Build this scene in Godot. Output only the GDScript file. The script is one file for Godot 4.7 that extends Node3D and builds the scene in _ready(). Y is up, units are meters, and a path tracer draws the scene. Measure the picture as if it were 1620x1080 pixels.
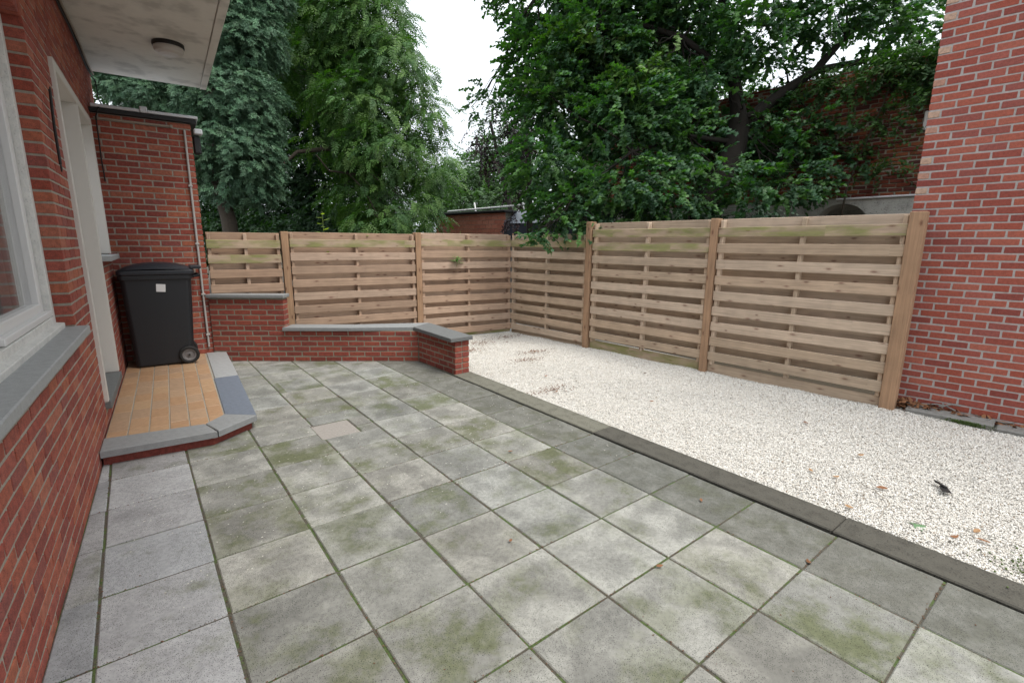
extends Node3D
# ---------------------------------------------------------------- camera solved from the paving grid (0.5 m slabs)
const EYE := 1.7147
const FOCAL := 765.0
const YAW := 0.66124
const PITCH := 0.19933
const ROLL := 0.00785
var cam_r: Vector3
var cam_u: Vector3
var cam_f: Vector3
var rng := RandomNumberGenerator.new()
var used := {}
var M := {}

func _ready():
	rng.seed = 7
	camera_and_light()
	make_materials()
	build_ground()
	build_patio()
	build_kerb()
	build_gravel()
	build_house()
	build_annex()
	build_porch()
	build_garden_wall()
	build_fences()
	build_neighbour_wall()
	build_old_building()
	build_shed()
	build_trees()
	build_bin()
	build_fittings()
	build_small_plants()
	build_litter()

func camera_and_light():
	var f = Vector3(sin(YAW) * cos(PITCH), -sin(PITCH), -cos(YAW) * cos(PITCH))
	var r = Vector3(cos(YAW), 0, sin(YAW))
	var u = r.cross(f)
	cam_r = cos(ROLL) * r + sin(ROLL) * u
	cam_u = -sin(ROLL) * r + cos(ROLL) * u
	cam_f = f
	var cam = Camera3D.new()
	cam.name = "camera"
	cam.fov = rad_to_deg(2.0 * atan(540.0 / FOCAL))
	cam.near = 0.05
	cam.far = 400.0
	cam.transform = Transform3D(Basis(cam_r, cam_u, -cam_f), Vector3(0, EYE, 0))
	add_child(cam)
	cam.current = true
	var env = Environment.new()
	env.background_mode = Environment.BG_SKY
	var sky = Sky.new()
	var sm = ProceduralSkyMaterial.new()
	sm.sky_top_color = Color(0.955, 0.98, 1.0)
	sm.sky_horizon_color = Color(0.685, 0.705, 0.73)
	sm.ground_bottom_color = Color(0.30, 0.30, 0.29)
	sm.ground_horizon_color = Color(0.45, 0.46, 0.45)
	sm.sky_curve = 0.6
	sm.sun_angle_max = 0.0
	sky.sky_material = sm
	env.sky = sky
	env.tonemap_mode = Environment.TONE_MAPPER_LINEAR
	env.tonemap_exposure = 2.5
	env.sdfgi_enabled = true
	env.ssao_enabled = true
	env.ssil_enabled = true
	var we = WorldEnvironment.new()
	we.name = "world_environment"
	we.environment = env
	add_child(we)
	var sun = DirectionalLight3D.new()
	sun.name = "sun"
	sun.light_energy = 0.4
	sun.light_angular_distance = 25.0
	sun.light_color = Color(1.0, 0.98, 0.95)
	sun.shadow_enabled = true
	sun.rotation_degrees = Vector3(-62, 25, 0)
	add_child(sun)

# ---------------------------------------------------------------- helpers
func at(px: float, py: float, d: float) -> Vector3:
	return Vector3(0, EYE, 0) + d * (cam_f + (px - 810.0) / FOCAL * cam_r - (py - 540.0) / FOCAL * cam_u)

func rank_of(p: Vector3) -> float:   # how large a small piece at p shows: distance, pushed back when out of view
	var v = p - Vector3(0, EYE, 0)
	var z = v.dot(cam_f)
	if z < 0.3: return 1000.0 + v.length()
	var x = v.dot(cam_r) / z * FOCAL
	var y = v.dot(cam_u) / z * FOCAL
	if absf(x) > 850 or absf(y) > 580: return 1000.0 + v.length()
	return z

func frame_at(o: Vector3, azimuth_deg: float) -> Transform3D:   # local x runs along the wall, y up, z out of it
	var a = deg_to_rad(azimuth_deg)
	var x = Vector3(sin(a), 0, -cos(a))
	return Transform3D(Basis(x, Vector3.UP, x.cross(Vector3.UP)), o)

func numbered(n: String) -> String:
	used[n] = used.get(n, -1) + 1
	return n if used[n] == 0 else "%s_%03d" % [n, used[n]]

func thing(called: String, label: String, category: String, xf := Transform3D(), group := "") -> Node3D:
	var o = Node3D.new()
	o.name = numbered(called)
	add_child(o)
	o.transform = xf
	tag(o, label, category, group)
	return o

func tag(o, label, category, group = ""):
	o.set_meta("label", label)
	o.set_meta("category", category)
	if group: o.set_meta("group", group)

func obj(called: String, mesh: Mesh, m: Material, parent = null, xf := Transform3D()):
	var o = MeshInstance3D.new()
	o.mesh = mesh
	if m: o.material_override = m
	o.transform = xf
	if parent == null:
		o.name = numbered(called)
		add_child(o)
	else:
		o.name = called
		parent.add_child(o, true)
	return o

func struct(called: String, mesh: Mesh, m: Material, xf := Transform3D()):
	var o = obj(called, mesh, m, null, xf)
	o.set_meta("kind", "structure")
	return o

func stb() -> SurfaceTool:
	var st = SurfaceTool.new()
	st.begin(Mesh.PRIMITIVE_TRIANGLES)
	return st

func tri(st: SurfaceTool, a: Vector3, b: Vector3, c: Vector3, ua: Vector2, ub: Vector2, uc: Vector2, inside: Vector3):
	var n = (c - a).cross(b - a)
	if n.length_squared() < 1e-16: return
	n = n.normalized()
	if n.dot((a + b + c) / 3.0 - inside) < 0:
		n = -n
		var t = b; b = c; c = t
		var tu = ub; ub = uc; uc = tu
	st.set_normal(n); st.set_uv(ua); st.add_vertex(a)
	st.set_normal(n); st.set_uv(ub); st.add_vertex(b)
	st.set_normal(n); st.set_uv(uc); st.add_vertex(c)

func box_uv(p: Vector3, n: Vector3) -> Vector2:
	var a = n.abs()
	if a.x > a.y and a.x > a.z: return Vector2(p.z, p.y)
	if a.y > a.z: return Vector2(p.x, p.z)
	return Vector2(p.x, p.y)

func face(st: SurfaceTool, pts: Array, inside: Vector3, off: Vector2):
	var n = (pts[2] - pts[0]).cross(pts[1] - pts[0])
	for k in range(1, pts.size() - 1):
		tri(st, pts[0], pts[k], pts[k + 1], box_uv(pts[0], n) + off, box_uv(pts[k], n) + off, box_uv(pts[k + 1], n) + off, inside)

# chamfered box around c; jit moves the corners a little; uv in metres
func cbox(st: SurfaceTool, c: Vector3, size: Vector3, bev := 0.003, jit := 0.0, xf := Transform3D(), off := Vector2.ZERO, r: RandomNumberGenerator = null):
	var h = size * 0.5
	var b = minf(bev, minf(h.x, minf(h.y, h.z)) * 0.45)
	var P = []   # P[corner][axis]
	for k in 8:
		var s = Vector3(1 if k & 1 else -1, 1 if k & 2 else -1, 1 if k & 4 else -1)
		var j = Vector3.ZERO
		if jit > 0.0: j = Vector3(r.randf_range(-jit, jit), r.randf_range(-jit, jit), r.randf_range(-jit, jit))
		var q = []
		for a in 3:
			var e = Vector3(s.x * (h.x - b), s.y * (h.y - b), s.z * (h.z - b))
			e[a] = s[a] * h[a]
			q.append(xf * (c + e + j))
		P.append(q)
	var ic = xf * c
	var bits = [1, 2, 4]
	for a in 3:
		var b1 = bits[(a + 1) % 3]
		var b2 = bits[(a + 2) % 3]
		for s in 2:
			var k0 = bits[a] if s else 0
			face(st, [P[k0][a], P[k0 | b1][a], P[k0 | b1 | b2][a], P[k0 | b2][a]], ic, off)
	if b > 0.0002:
		for a in 3:   # edges along axis a
			var a1 = (a + 1) % 3
			var a2 = (a + 2) % 3
			for s in 4:
				var k0 = (bits[a1] if s & 1 else 0) | (bits[a2] if s & 2 else 0)
				var k1 = k0 | bits[a]
				face(st, [P[k0][a1], P[k1][a1], P[k1][a2], P[k0][a2]], ic, off)
		for k in 8:
			face(st, [P[k][0], P[k][1], P[k][2]], ic, off)

func box_mesh(size: Vector3, bev := 0.003, c := Vector3.ZERO, jit := 0.0, off := Vector2.ZERO) -> ArrayMesh:
	var st = stb()
	cbox(st, c, size, bev, jit, Transform3D(), off, rng)
	return st.commit()

# convex polygon in xz pulled up from y0 to y1, top edge chamfered; uv = xz in metres
func prism(st: SurfaceTool, poly: PackedVector2Array, y0: float, y1: float, bev := 0.004, off := Vector2.ZERO, tilt := Vector2.ZERO):
	var c = Vector2.ZERO
	for p in poly: c += p
	c /= poly.size()
	var n = poly.size()
	var top = []
	var mid = []
	var bot = []
	for k in n:
		var p = poly[k]
		var a = poly[(k - 1 + n) % n]
		var d = poly[(k + 1) % n]
		var e1 = (p - a).normalized()
		var e2 = (d - p).normalized()
		var m = (e2 - e1)
		var ins = p
		if m.length() > 0.01:
			m = m.normalized()
			if m.dot(c - p) < 0: m = -m
			ins = p + m * bev * 1.41
		var dy = tilt.dot(p - c)
		top.append(Vector3(ins.x, y1 + dy, ins.y))
		mid.append(Vector3(p.x, y1 - bev + dy, p.y))
		bot.append(Vector3(p.x, y0, p.y))
	var ic = Vector3(c.x, (y0 + y1) * 0.5, c.y)
	face(st, top, ic, off)
	for k in n:
		var l = (k + 1) % n
		face(st, [mid[k], mid[l], top[l], top[k]], ic, off)
		face(st, [bot[k], bot[l], mid[l], mid[k]], ic, off)

func prism_mesh(poly: PackedVector2Array, y0: float, y1: float, bev := 0.004, off := Vector2.ZERO) -> ArrayMesh:
	var st = stb()
	prism(st, poly, y0, y1, bev, off)
	return st.commit()

# tapered tube through points with radii; smooth normals
func tube(st: SurfaceTool, pts: Array, rad: Array, sides := 8, cap := true, vscale := 1.0):
	var rings = []
	var up = Vector3(0.31, 0.83, 0.46).normalized()
	var run = 0.0
	var runs = []
	for k in pts.size():
		var d = (pts[mini(k + 1, pts.size() - 1)] - pts[maxi(k - 1, 0)]).normalized()
		var x = up.cross(d)
		if x.length() < 0.1: x = Vector3(1, 0, 0.2).cross(d)
		x = x.normalized()
		var y = d.cross(x)
		up = y if k == 0 else (y if absf(up.dot(d)) > 0.9 else up)
		var ring = []
		for s in sides:
			var a = TAU * s / sides
			ring.append(x * cos(a) + y * sin(a))
		rings.append(ring)
		if k > 0: run += (pts[k] - pts[k - 1]).length()
		runs.append(run)
	for k in pts.size() - 1:
		for s in sides:
			var s2 = (s + 1) % sides
			var q = [[k, s, s], [k + 1, s, s], [k + 1, s2, s + 1], [k, s, s], [k + 1, s2, s + 1], [k, s2, s + 1]]
			for e in q:
				st.set_normal(rings[e[0]][e[1]])
				st.set_uv(Vector2(float(e[2]) / sides, runs[e[0]] * vscale))
				st.add_vertex(pts[e[0]] + rings[e[0]][e[1]] * rad[e[0]])
	if cap:
		for k in [0, pts.size() - 1]:
			var c = pts[k]
			var inn = pts[1] if k == 0 else pts[k - 1]
			for s in sides:
				tri(st, c, c + rings[k][s] * rad[k], c + rings[k][(s + 1) % sides] * rad[k], Vector2.ZERO, Vector2(0, 1), Vector2(1, 0), inn)

func tube_mesh(pts: Array, r: float, sides := 8) -> ArrayMesh:
	var st = stb()
	var rad = []
	for p in pts: rad.append(r)
	tube(st, pts, rad, sides)
	return st.commit()

# profile [[radius, y]] spun round y
func lathe(st: SurfaceTool, prof: Array, sides := 24, xf := Transform3D()):
	for k in prof.size() - 1:
		var d = Vector2(prof[k + 1][0] - prof[k][0], prof[k + 1][1] - prof[k][1]).normalized()
		for s in sides:
			var a0 = TAU * s / sides
			var a1 = TAU * (s + 1) / sides
			var q = [[k, a0], [k + 1, a1], [k + 1, a0], [k, a0], [k, a1], [k + 1, a1]]
			for e in q:
				var n = Vector3(d.y * cos(e[1]), -d.x, d.y * sin(e[1]))
				st.set_normal((xf.basis * n).normalized())
				st.set_uv(Vector2(e[1] / TAU, prof[e[0]][1]))
				st.add_vertex(xf * Vector3(prof[e[0]][0] * cos(e[1]), prof[e[0]][1], prof[e[0]][0] * sin(e[1])))

# ---------------------------------------------------------------- textures and materials
func nz(w: int, h: int, sd: int, freq: float, oct := 4, kind := FastNoiseLite.TYPE_SIMPLEX_SMOOTH, seamless := true) -> PackedByteArray:
	var n = FastNoiseLite.new()
	n.seed = sd
	n.frequency = freq
	n.fractal_octaves = oct
	n.noise_type = kind
	var im: Image = n.get_seamless_image(w, h) if seamless else n.get_image(w, h)
	im.convert(Image.FORMAT_L8)
	return im.get_data()

func e8(v: float) -> int:   # linear 0..1 to an sRGB byte
	return clampi(int(255.0 * pow(clampf(v, 0.0, 1.0), 1.0 / 2.2)), 0, 255)

func tex(w: int, h: int, d: PackedByteArray) -> ImageTexture:
	return ImageTexture.create_from_image(Image.create_from_data(w, h, false, Image.FORMAT_RGB8, d))

func bump(w: int, h: int, g: PackedByteArray, strength: float) -> ImageTexture:
	var im = Image.create_from_data(w, h, false, Image.FORMAT_L8, g)
	im.convert(Image.FORMAT_RGBA8)
	im.bump_map_to_normal_map(strength)
	return ImageTexture.create_from_image(im)

func lin(r: float, g: float, b: float) -> Color:
	return Color(r, g, b).linear_to_srgb()

func plain(r: float, g: float, b: float, rough := 0.8, metal := 0.0) -> StandardMaterial3D:
	var m = StandardMaterial3D.new()
	m.albedo_color = lin(r, g, b)
	m.roughness = rough
	m.metallic = metal
	return m

func textured(t: Texture2D, nt: Texture2D, c: Color, scale: float, rough := 0.85, world := true, nscale := 1.0) -> StandardMaterial3D:
	var m = StandardMaterial3D.new()
	m.albedo_texture = t
	m.albedo_color = c
	m.roughness = rough
	if world:
		m.uv1_triplanar = true
		m.uv1_world_triplanar = true
	m.uv1_scale = Vector3(scale, scale, scale)
	if nt:
		m.normal_enabled = true
		m.normal_texture = nt
		m.normal_scale = nscale
	return m

func grain_tex(w: int, sd: int, f1: float, f2: float, lo: float, hi: float, speck_dark: float, speck_light: float, warm := 0.0, sf := 0.35) -> Array:
	var a = nz(w, w, sd, f1, 4)
	var b = nz(w, w, sd + 1, f2, 3)
	var c = nz(w, w, sd + 2, sf, 2)
	var d = PackedByteArray()
	d.resize(w * w * 3)
	var g = PackedByteArray()
	g.resize(w * w)
	for i in w * w:
		var v = lo + (hi - lo) * (a[i] * 0.55 + b[i] * 0.45) / 255.0
		var s = c[i] / 255.0
		if s < 0.24: v *= 1.0 - speck_dark * (0.24 - s) * 5.0
		elif s > 0.77: v += speck_light * (s - 0.77) * 4.0
		var wv = warm * (b[i] / 255.0 - 0.5)
		d[i * 3] = e8(v * (1.0 + wv))
		d[i * 3 + 1] = e8(v)
		d[i * 3 + 2] = e8(v * (1.0 - wv))
		g[i] = clampi(int(a[i] * 0.2 + b[i] * 0.35 + c[i] * 0.45), 0, 255)
	return [tex(w, w, d), bump(w, w, g, 3.0)]

func wood_tex(algae: float, sd: int) -> ImageTexture:
	var w = 768
	var h = 192
	var n1 = FastNoiseLite.new()
	n1.seed = sd
	n1.frequency = 0.02
	n1.fractal_octaves = 3
	var n2 = FastNoiseLite.new()
	n2.seed = sd + 3
	n2.frequency = 0.012
	n2.fractal_octaves = 4
	var r = RandomNumberGenerator.new()
	r.seed = sd
	var kn = []
	for k in 7: kn.append([r.randf_range(20, w - 20), r.randf_range(12, h - 12), r.randf_range(3.5, 8)])
	var d = PackedByteArray()
	d.resize(w * h * 3)
	for y in h:
		var near = kn.filter(func(k): return absf(y - k[1]) < 30)
		for x in w:
			var warp = 0.0
			var dark = 0.0
			for k in near:
				var dx = (x - k[0]) / 2.2
				var dy = y - k[1]
				if absf(dx) < 30:
					var q = sqrt(dx * dx + dy * dy) / k[2]
					warp += exp(-q * q * 0.35) * 9.0 * signf(dy)
					if q < 1.0: dark = maxf(dark, 0.8 - q * 0.45)
					elif q < 2.0: dark = maxf(dark, (2.0 - q) * 0.18)
			var yy = y + warp
			var g = n1.get_noise_2d(x * 0.09, yy * 3.2) * 0.5 + 0.5
			var fine = n1.get_noise_2d(x * 0.35 + 900.0, yy * 16.0) * 0.5 + 0.5
			var blot = n2.get_noise_2d(x * 0.7, y * 0.7) * 0.5 + 0.5
			var v = 0.74 + 0.34 * (g - 0.5) + 0.30 * (fine - 0.5) + 0.20 * (blot - 0.5)
			var cr = v * 1.02
			var cg = v * 0.97
			var cb = v * 0.93
			cr *= 1.0 - dark * 0.75
			cg *= 1.0 - dark * 0.9
			cb *= 1.0 - dark * 0.92
			if algae > 0.0:
				var t = smoothstep(0.38 - algae * 0.4, 0.9 - algae * 0.4, n2.get_noise_2d(x * 0.35 + 300.0, y * 0.9) * 0.5 + 0.5 + 0.55 * (fine - 0.5) + 0.3 * (g - 0.5))
				cr = lerpf(cr, 0.46 * v, t * 0.85)
				cg = lerpf(cg, 0.62 * v, t * 0.8)
				cb = lerpf(cb, 0.24 * v, t * 0.85)
			var i = (y * w + x) * 3
			d[i] = e8(cr)
			d[i + 1] = e8(cg)
			d[i + 2] = e8(cb)
	return tex(w, h, d)

const PX0 := -0.75
const PZ0 := -9.3
const PW := 4.4
const PL := 11.6
const COLS := [-0.316, 0.172, 0.6735, 1.1745, 1.681, 2.184, 2.686, 3.182]
const COVER := Rect2(1.15, -4.60, 0.36, 0.40)
const ROW0 := -3.863
const ROWS := 0.49966

func patio_tex() -> ImageTexture:   # weathering of the slabs: algae, dirt, lime bloom
	var w = 620
	var h = 1634
	var a = nz(w, h, 11, 0.013, 5, FastNoiseLite.TYPE_SIMPLEX_SMOOTH, false)
	var b = nz(w, h, 12, 0.045, 4, FastNoiseLite.TYPE_SIMPLEX_SMOOTH, false)
	var c = nz(w, h, 13, 0.019, 5, FastNoiseLite.TYPE_SIMPLEX_SMOOTH, false)
	var f = nz(w, h, 14, 0.28, 2, FastNoiseLite.TYPE_SIMPLEX_SMOOTH, false)
	var r = RandomNumberGenerator.new()
	r.seed = 404
	var exs = []
	var cis = []
	for x in w:
		var X = PX0 + PW * x / w
		var ex = 1.0
		var ci = 0
		for k in 8:
			ex = minf(ex, absf(X - COLS[k]))
			if X > COLS[k]: ci = k + 1
		exs.append(ex)
		cis.append(ci)
	var mossb = []   # how mossy, dirty and bloomed each slab is
	for k in 9 * 40: mossb.append([r.randf_range(-0.13, 0.14), r.randf_range(-0.12, 0.12), r.randf_range(-0.10, 0.12), r.randi() % w, r.randi() % h, r.randf_range(0.90, 1.10)])
	var d = PackedByteArray()
	d.resize(w * h * 3)
	for y in h:
		var z = PZ0 + PL * y / h
		var rz = (z - ROW0) / ROWS
		var ez = absf(rz - round(rz)) * 0.5
		var rj = clampi(int(floor(rz)) + 14, 0, 39)
		for x in w:
			var i = y * w + x
			var ci = cis[x]
			var sb = mossb[rj * 9 + ci]
			var i2 = ((y + sb[4]) % h) * w + (x + sb[3]) % w   # every slab weathers in its own pattern
			var n1 = a[i2] / 255.0
			var n2 = b[i2] / 255.0
			var n3 = c[i2] / 255.0
			var n4 = f[i2] / 255.0
			var edge = minf(minf(exs[x], ez), 0.10)
			var clean = 0.85 if ci <= 1 or (ci == 2 and rj < 12) else 0.0
			var kerbside = 1.0 if ci >= 7 else 0.0
			var pale = smoothstep(0.40, 0.68, n3 * 0.45 + n2 * 0.42 + sb[2] + (0.10 - edge) * 1.5) * (1.0 - 0.65 * kerbside)
			var moss = smoothstep(0.46, 0.80, n1 * 0.58 + n2 * 0.30 + n4 * 0.14 + sb[0] - 0.22 * clean - 0.05 * kerbside)
			var dirt = smoothstep(0.36, 0.78, (1.0 - n3) * 0.55 + n2 * 0.33 + n4 * 0.14 + sb[1] - 0.16 * clean + 0.10 * kerbside)
			var v = lerpf(0.285, 0.40, clean) + 0.05 * (n4 - 0.5) + 0.105 * pale * (1.0 - 0.5 * clean) - 0.075 * dirt
			v *= sb[5]
			var cr = v * lerpf(1.0, 0.97, clean)
			var cg = v * lerpf(1.0, 0.985, clean)
			var cb = v * lerpf(0.92, 1.02, clean)
			var t = moss * 0.80 * (1.0 - 0.5 * pale)
			cr = lerpf(cr, 0.115, t)
			cg = lerpf(cg, 0.132, t)
			cb = lerpf(cb, 0.050, t)
			var kb = kerbside * (0.35 + 0.5 * n2)
			cr = lerpf(cr, 0.105, kb)
			cg = lerpf(cg, 0.104, kb)
			cb = lerpf(cb, 0.082, kb)
			d[i * 3] = e8(cr)
			d[i * 3 + 1] = e8(cg)
			d[i * 3 + 2] = e8(cb)
	return tex(w, h, d)

func soffit_tex() -> ImageTexture:
	var w = 512
	var a = nz(w, w, 31, 0.012, 5)
	var b = nz(w, w, 32, 0.05, 4)
	var d = PackedByteArray()
	d.resize(w * w * 3)
	for i in w * w:
		var st = smoothstep(0.42, 0.85, a[i] / 255.0 * 0.75 + b[i] / 255.0 * 0.25)
		var v = 0.68 * (1.0 - 0.32 * st) + 0.05 * (b[i] / 255.0 - 0.5)
		d[i * 3] = e8(v)
		d[i * 3 + 1] = e8(v * 0.97)
		d[i * 3 + 2] = e8(v * 0.90)
	return tex(w, w, d)

func bed_tex() -> ImageTexture:   # sand and moss in the joints
	var w = 512
	var a = nz(w, w, 41, 0.014, 4)
	var b = nz(w, w, 42, 0.2, 2)
	var d = PackedByteArray()
	d.resize(w * w * 3)
	for i in w * w:
		var g = smoothstep(0.40, 0.62, a[i] / 255.0 + 0.2 * (b[i] / 255.0 - 0.5))
		var s = 0.6 + 0.8 * b[i] / 255.0
		d[i * 3] = e8(lerpf(0.085, 0.070, g) * s)
		d[i * 3 + 1] = e8(lerpf(0.075, 0.105, g) * s)
		d[i * 3 + 2] = e8(lerpf(0.056, 0.028, g) * s)
	return tex(w, w, d)

func make_materials():
	var gb = grain_tex(512, 51, 0.018, 0.09, 0.34, 1.16, 1.2, 1.6, 0.30, 0.11)
	M.brick = []
	for c in [[0.30, 0.075, 0.048], [0.27, 0.062, 0.042], [0.33, 0.090, 0.054], [0.23, 0.054, 0.040], [0.29, 0.068, 0.048], [0.35, 0.105, 0.058], [0.31, 0.082, 0.058], [0.25, 0.070, 0.056], [0.36, 0.12, 0.075], [0.27, 0.058, 0.036]]:
		M.brick.append(textured(gb[0], gb[1], lin(c[0] * 1.35, c[1] * 1.35, c[2] * 1.35), 2.2, 0.9, true, 1.0))
	var gn = grain_tex(512, 55, 0.022, 0.08, 0.44, 1.14, 1.2, 2.2, 0.2, 0.09)
	M.brick_new = []
	for c in [[0.31, 0.080, 0.053], [0.27, 0.066, 0.046], [0.35, 0.098, 0.064], [0.29, 0.074, 0.054], [0.32, 0.084, 0.055], [0.23, 0.056, 0.043], [0.33, 0.095, 0.070], [0.30, 0.072, 0.046], [0.36, 0.110, 0.075], [0.27, 0.078, 0.062]]:
		M.brick_new.append(textured(gn[0], gn[1], lin(c[0] * 1.32, c[1] * 1.32, c[2] * 1.32), 2.7, 0.9, true, 1.0))
	M.brick_pale = [textured(gb[0], gb[1], lin(0.55, 0.30, 0.22), 2.7, 0.9, true, 0.6), textured(gb[0], gb[1], lin(0.62, 0.42, 0.31), 2.7, 0.9, true, 0.6)]
	M.brick_old = []
	for c in [[0.36, 0.095, 0.045], [0.26, 0.060, 0.036], [0.42, 0.13, 0.055], [0.20, 0.050, 0.035], [0.30, 0.075, 0.040], [0.14, 0.042, 0.034]]:
		M.brick_old.append(textured(gb[0], gb[1], lin(c[0] * 0.75, c[1] * 0.75, c[2] * 0.75), 2.4, 0.95, true, 1.0))
	M.clay = [textured(gn[0], gn[1], lin(0.70, 0.26, 0.175), 1.5), textured(gn[0], gn[1], lin(0.62, 0.215, 0.145), 1.5), textured(gn[0], gn[1], lin(0.74, 0.30, 0.21), 1.5)]
	var gm = grain_tex(256, 61, 0.03, 0.15, 0.6, 1.1, 0.5, 0.2, 0.05)
	M.mortar = textured(gm[0], gm[1], lin(0.40, 0.37, 0.31), 4.0, 0.95)
	M.mortar_pale = textured(gm[0], gm[1], lin(0.50, 0.475, 0.455), 4.0, 0.95)
	M.mortar_dark = textured(gm[0], gm[1], lin(0.31, 0.30, 0.235), 4.0, 0.95)
	var gs = grain_tex(512, 71, 0.02, 0.09, 0.72, 1.12, 0.7, 0.3, 0.02)
	var sp0 = grain_tex(512, 171, 0.015, 0.12, 0.45, 1.45, 1.2, 2.4, 0.05, 0.10)
	M.plaster = textured(sp0[0], gs[1], lin(0.40, 0.40, 0.37), 0.7, 0.9)
	M.bluestone = textured(gs[0], gs[1], lin(0.27, 0.28, 0.285), 1.6, 0.65, true, 0.35)
	M.bluestone_dark = textured(gs[0], gs[1], lin(0.15, 0.155, 0.155), 1.6, 0.8, true, 0.5)
	M.bluestone_blue = textured(gs[0], gs[1], lin(0.165, 0.195, 0.245), 1.6, 0.5, true, 0.25)
	M.bluestone_pale = textured(gs[0], gs[1], lin(0.36, 0.37, 0.375), 1.6, 0.6, true, 0.3)
	M.kerb = textured(sp0[0], sp0[1], lin(0.085, 0.080, 0.066), 1.1, 0.95, true, 0.8)
	M.kerb_pale = textured(sp0[0], sp0[1], lin(0.165, 0.160, 0.128), 1.1, 0.95, true, 0.8)
	M.cover = textured(gs[0], gs[1], lin(0.34, 0.315, 0.29), 3.0, 0.9)
	var sp = grain_tex(512, 81, 0.05, 0.2, 0.58, 1.24, 2.6, 1.5, 0.0)
	var slab = StandardMaterial3D.new()
	slab.albedo_texture = patio_tex()
	slab.vertex_color_use_as_albedo = true
	slab.uv1_scale = Vector3(1.0 / PW, 1.0 / PL, 1)
	slab.uv1_offset = Vector3(-PX0 / PW, -PZ0 / PL, 0)
	slab.roughness = 0.9
	slab.detail_enabled = true
	slab.detail_blend_mode = BaseMaterial3D.BLEND_MODE_MUL
	slab.detail_uv_layer = BaseMaterial3D.DETAIL_UV_2
	slab.detail_albedo = sp[0]
	slab.detail_normal = sp[1]
	slab.uv2_scale = Vector3(1.05, 1.05, 1)
	M.slab = slab
	M.bed = textured(bed_tex(), gm[1], Color(1, 1, 1), 0.9, 0.95)
	M.soil = textured(gm[0], gm[1], lin(0.07, 0.055, 0.035), 1.5, 0.95)
	M.grass = textured(gm[0], gm[1], lin(0.05, 0.085, 0.025), 1.5, 0.95)
	M.tile = []
	for c in [[0.44, 0.275, 0.16], [0.45, 0.29, 0.17], [0.42, 0.255, 0.145], [0.43, 0.285, 0.18], [0.40, 0.265, 0.17]]:
		M.tile.append(textured(gs[0], gs[1], lin(c[0] * 1.06, c[1] * 1.06, c[2] * 1.06), 1.6, 0.5, true, 0.3))
	var wt = [wood_tex(0.0, 101), wood_tex(0.0, 202), wood_tex(0.38, 303)]
	M.wood = []
	M.wood_pale = []
	for k in 6:
		var c = [[0.56, 0.405, 0.30], [0.62, 0.465, 0.355], [0.51, 0.36, 0.26], [0.60, 0.46, 0.36], [0.55, 0.40, 0.295], [0.48, 0.35, 0.26]][k]
		var m = textured(wt[k % 2], null, lin(c[0], c[1], c[2]), 1.0, 0.85, false)
		m.uv1_scale = Vector3(0.55, 2.6, 1)
		M.wood.append(m)
		c = [[0.64, 0.50, 0.37], [0.70, 0.575, 0.45], [0.58, 0.46, 0.34], [0.68, 0.56, 0.44], [0.62, 0.49, 0.365], [0.56, 0.455, 0.345]][k]
		m = textured(wt[k % 2], null, lin(c[0], c[1], c[2]), 1.0, 0.85, false)
		m.uv1_scale = Vector3(0.55, 2.6, 1)
		M.wood_pale.append(m)
	M.wood_green = textured(wt[2], null, lin(0.60, 0.47, 0.36), 1.0, 0.85, false)
	M.wood_green.uv1_scale = Vector3(0.55, 2.6, 1)
	M.post = textured(wt[0], null, lin(0.47, 0.305, 0.19), 1.0, 0.85, false)
	M.post.uv1_scale = Vector3(0.5, 2.2, 1)
	M.white_paint = plain(0.70, 0.69, 0.68, 0.45)
	M.old_paint = textured(gs[0], gs[1], lin(0.72, 0.71, 0.68), 0.5, 0.6, true, 0.25)
	M.grey_stone = plain(0.60, 0.57, 0.53, 0.6)
	var so = StandardMaterial3D.new()
	so.albedo_texture = soffit_tex()
	so.uv1_triplanar = true
	so.uv1_world_triplanar = true
	so.uv1_scale = Vector3(0.33, 0.33, 0.33)
	so.roughness = 0.9
	M.soffit = so
	var gl = plain(0.55, 0.58, 0.6, 0.03)
	gl.transparency = BaseMaterial3D.TRANSPARENCY_ALPHA
	gl.albedo_color.a = 0.10
	gl.metallic_specular = 0.6
	M.glass = gl
	M.room = plain(0.58, 0.56, 0.52, 0.9)
	M.zinc = plain(0.62, 0.63, 0.66, 0.5, 0.1)
	M.black = plain(0.012, 0.012, 0.013, 0.6)
	M.iron = plain(0.02, 0.018, 0.018, 0.55, 0.3)
	M.pvc = plain(0.42, 0.40, 0.38, 0.5)
	M.pvc_tan = plain(0.30, 0.25, 0.20, 0.6)
	M.bin = textured(gs[0], gs[1], lin(0.012, 0.0135, 0.017), 3.0, 0.5, true, 0.1)
	M.bin_lid = textured(gs[0], gs[1], lin(0.016, 0.019, 0.026), 3.0, 0.42, true, 0.1)
	M.rubber = plain(0.012, 0.012, 0.012, 0.75)
	M.rim = plain(0.16, 0.15, 0.15, 0.5)
	M.paper = plain(0.72, 0.72, 0.72, 0.6)
	M.lamp = plain(0.50, 0.47, 0.44, 0.4)
	M.sheet = plain(0.030, 0.036, 0.055, 0.55)
	M.sheet_top = plain(0.13, 0.145, 0.175, 0.45)
	M.concrete = textured(gs[0], gs[1], lin(0.24, 0.235, 0.22), 1.2, 0.92)
	M.red = plain(0.42, 0.05, 0.04, 0.7)
	var ba = grain_tex(256, 91, 0.03, 0.12, 0.5, 1.2, 0.8, 0.2, 0.05)
	M.bark = textured(ba[0], ba[1], lin(0.075, 0.060, 0.045), 2.0, 0.95, true, 1.5)
	M.bark_dark = textured(ba[0], ba[1], lin(0.022, 0.018, 0.014), 2.0, 0.95, true, 1.5)
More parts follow.
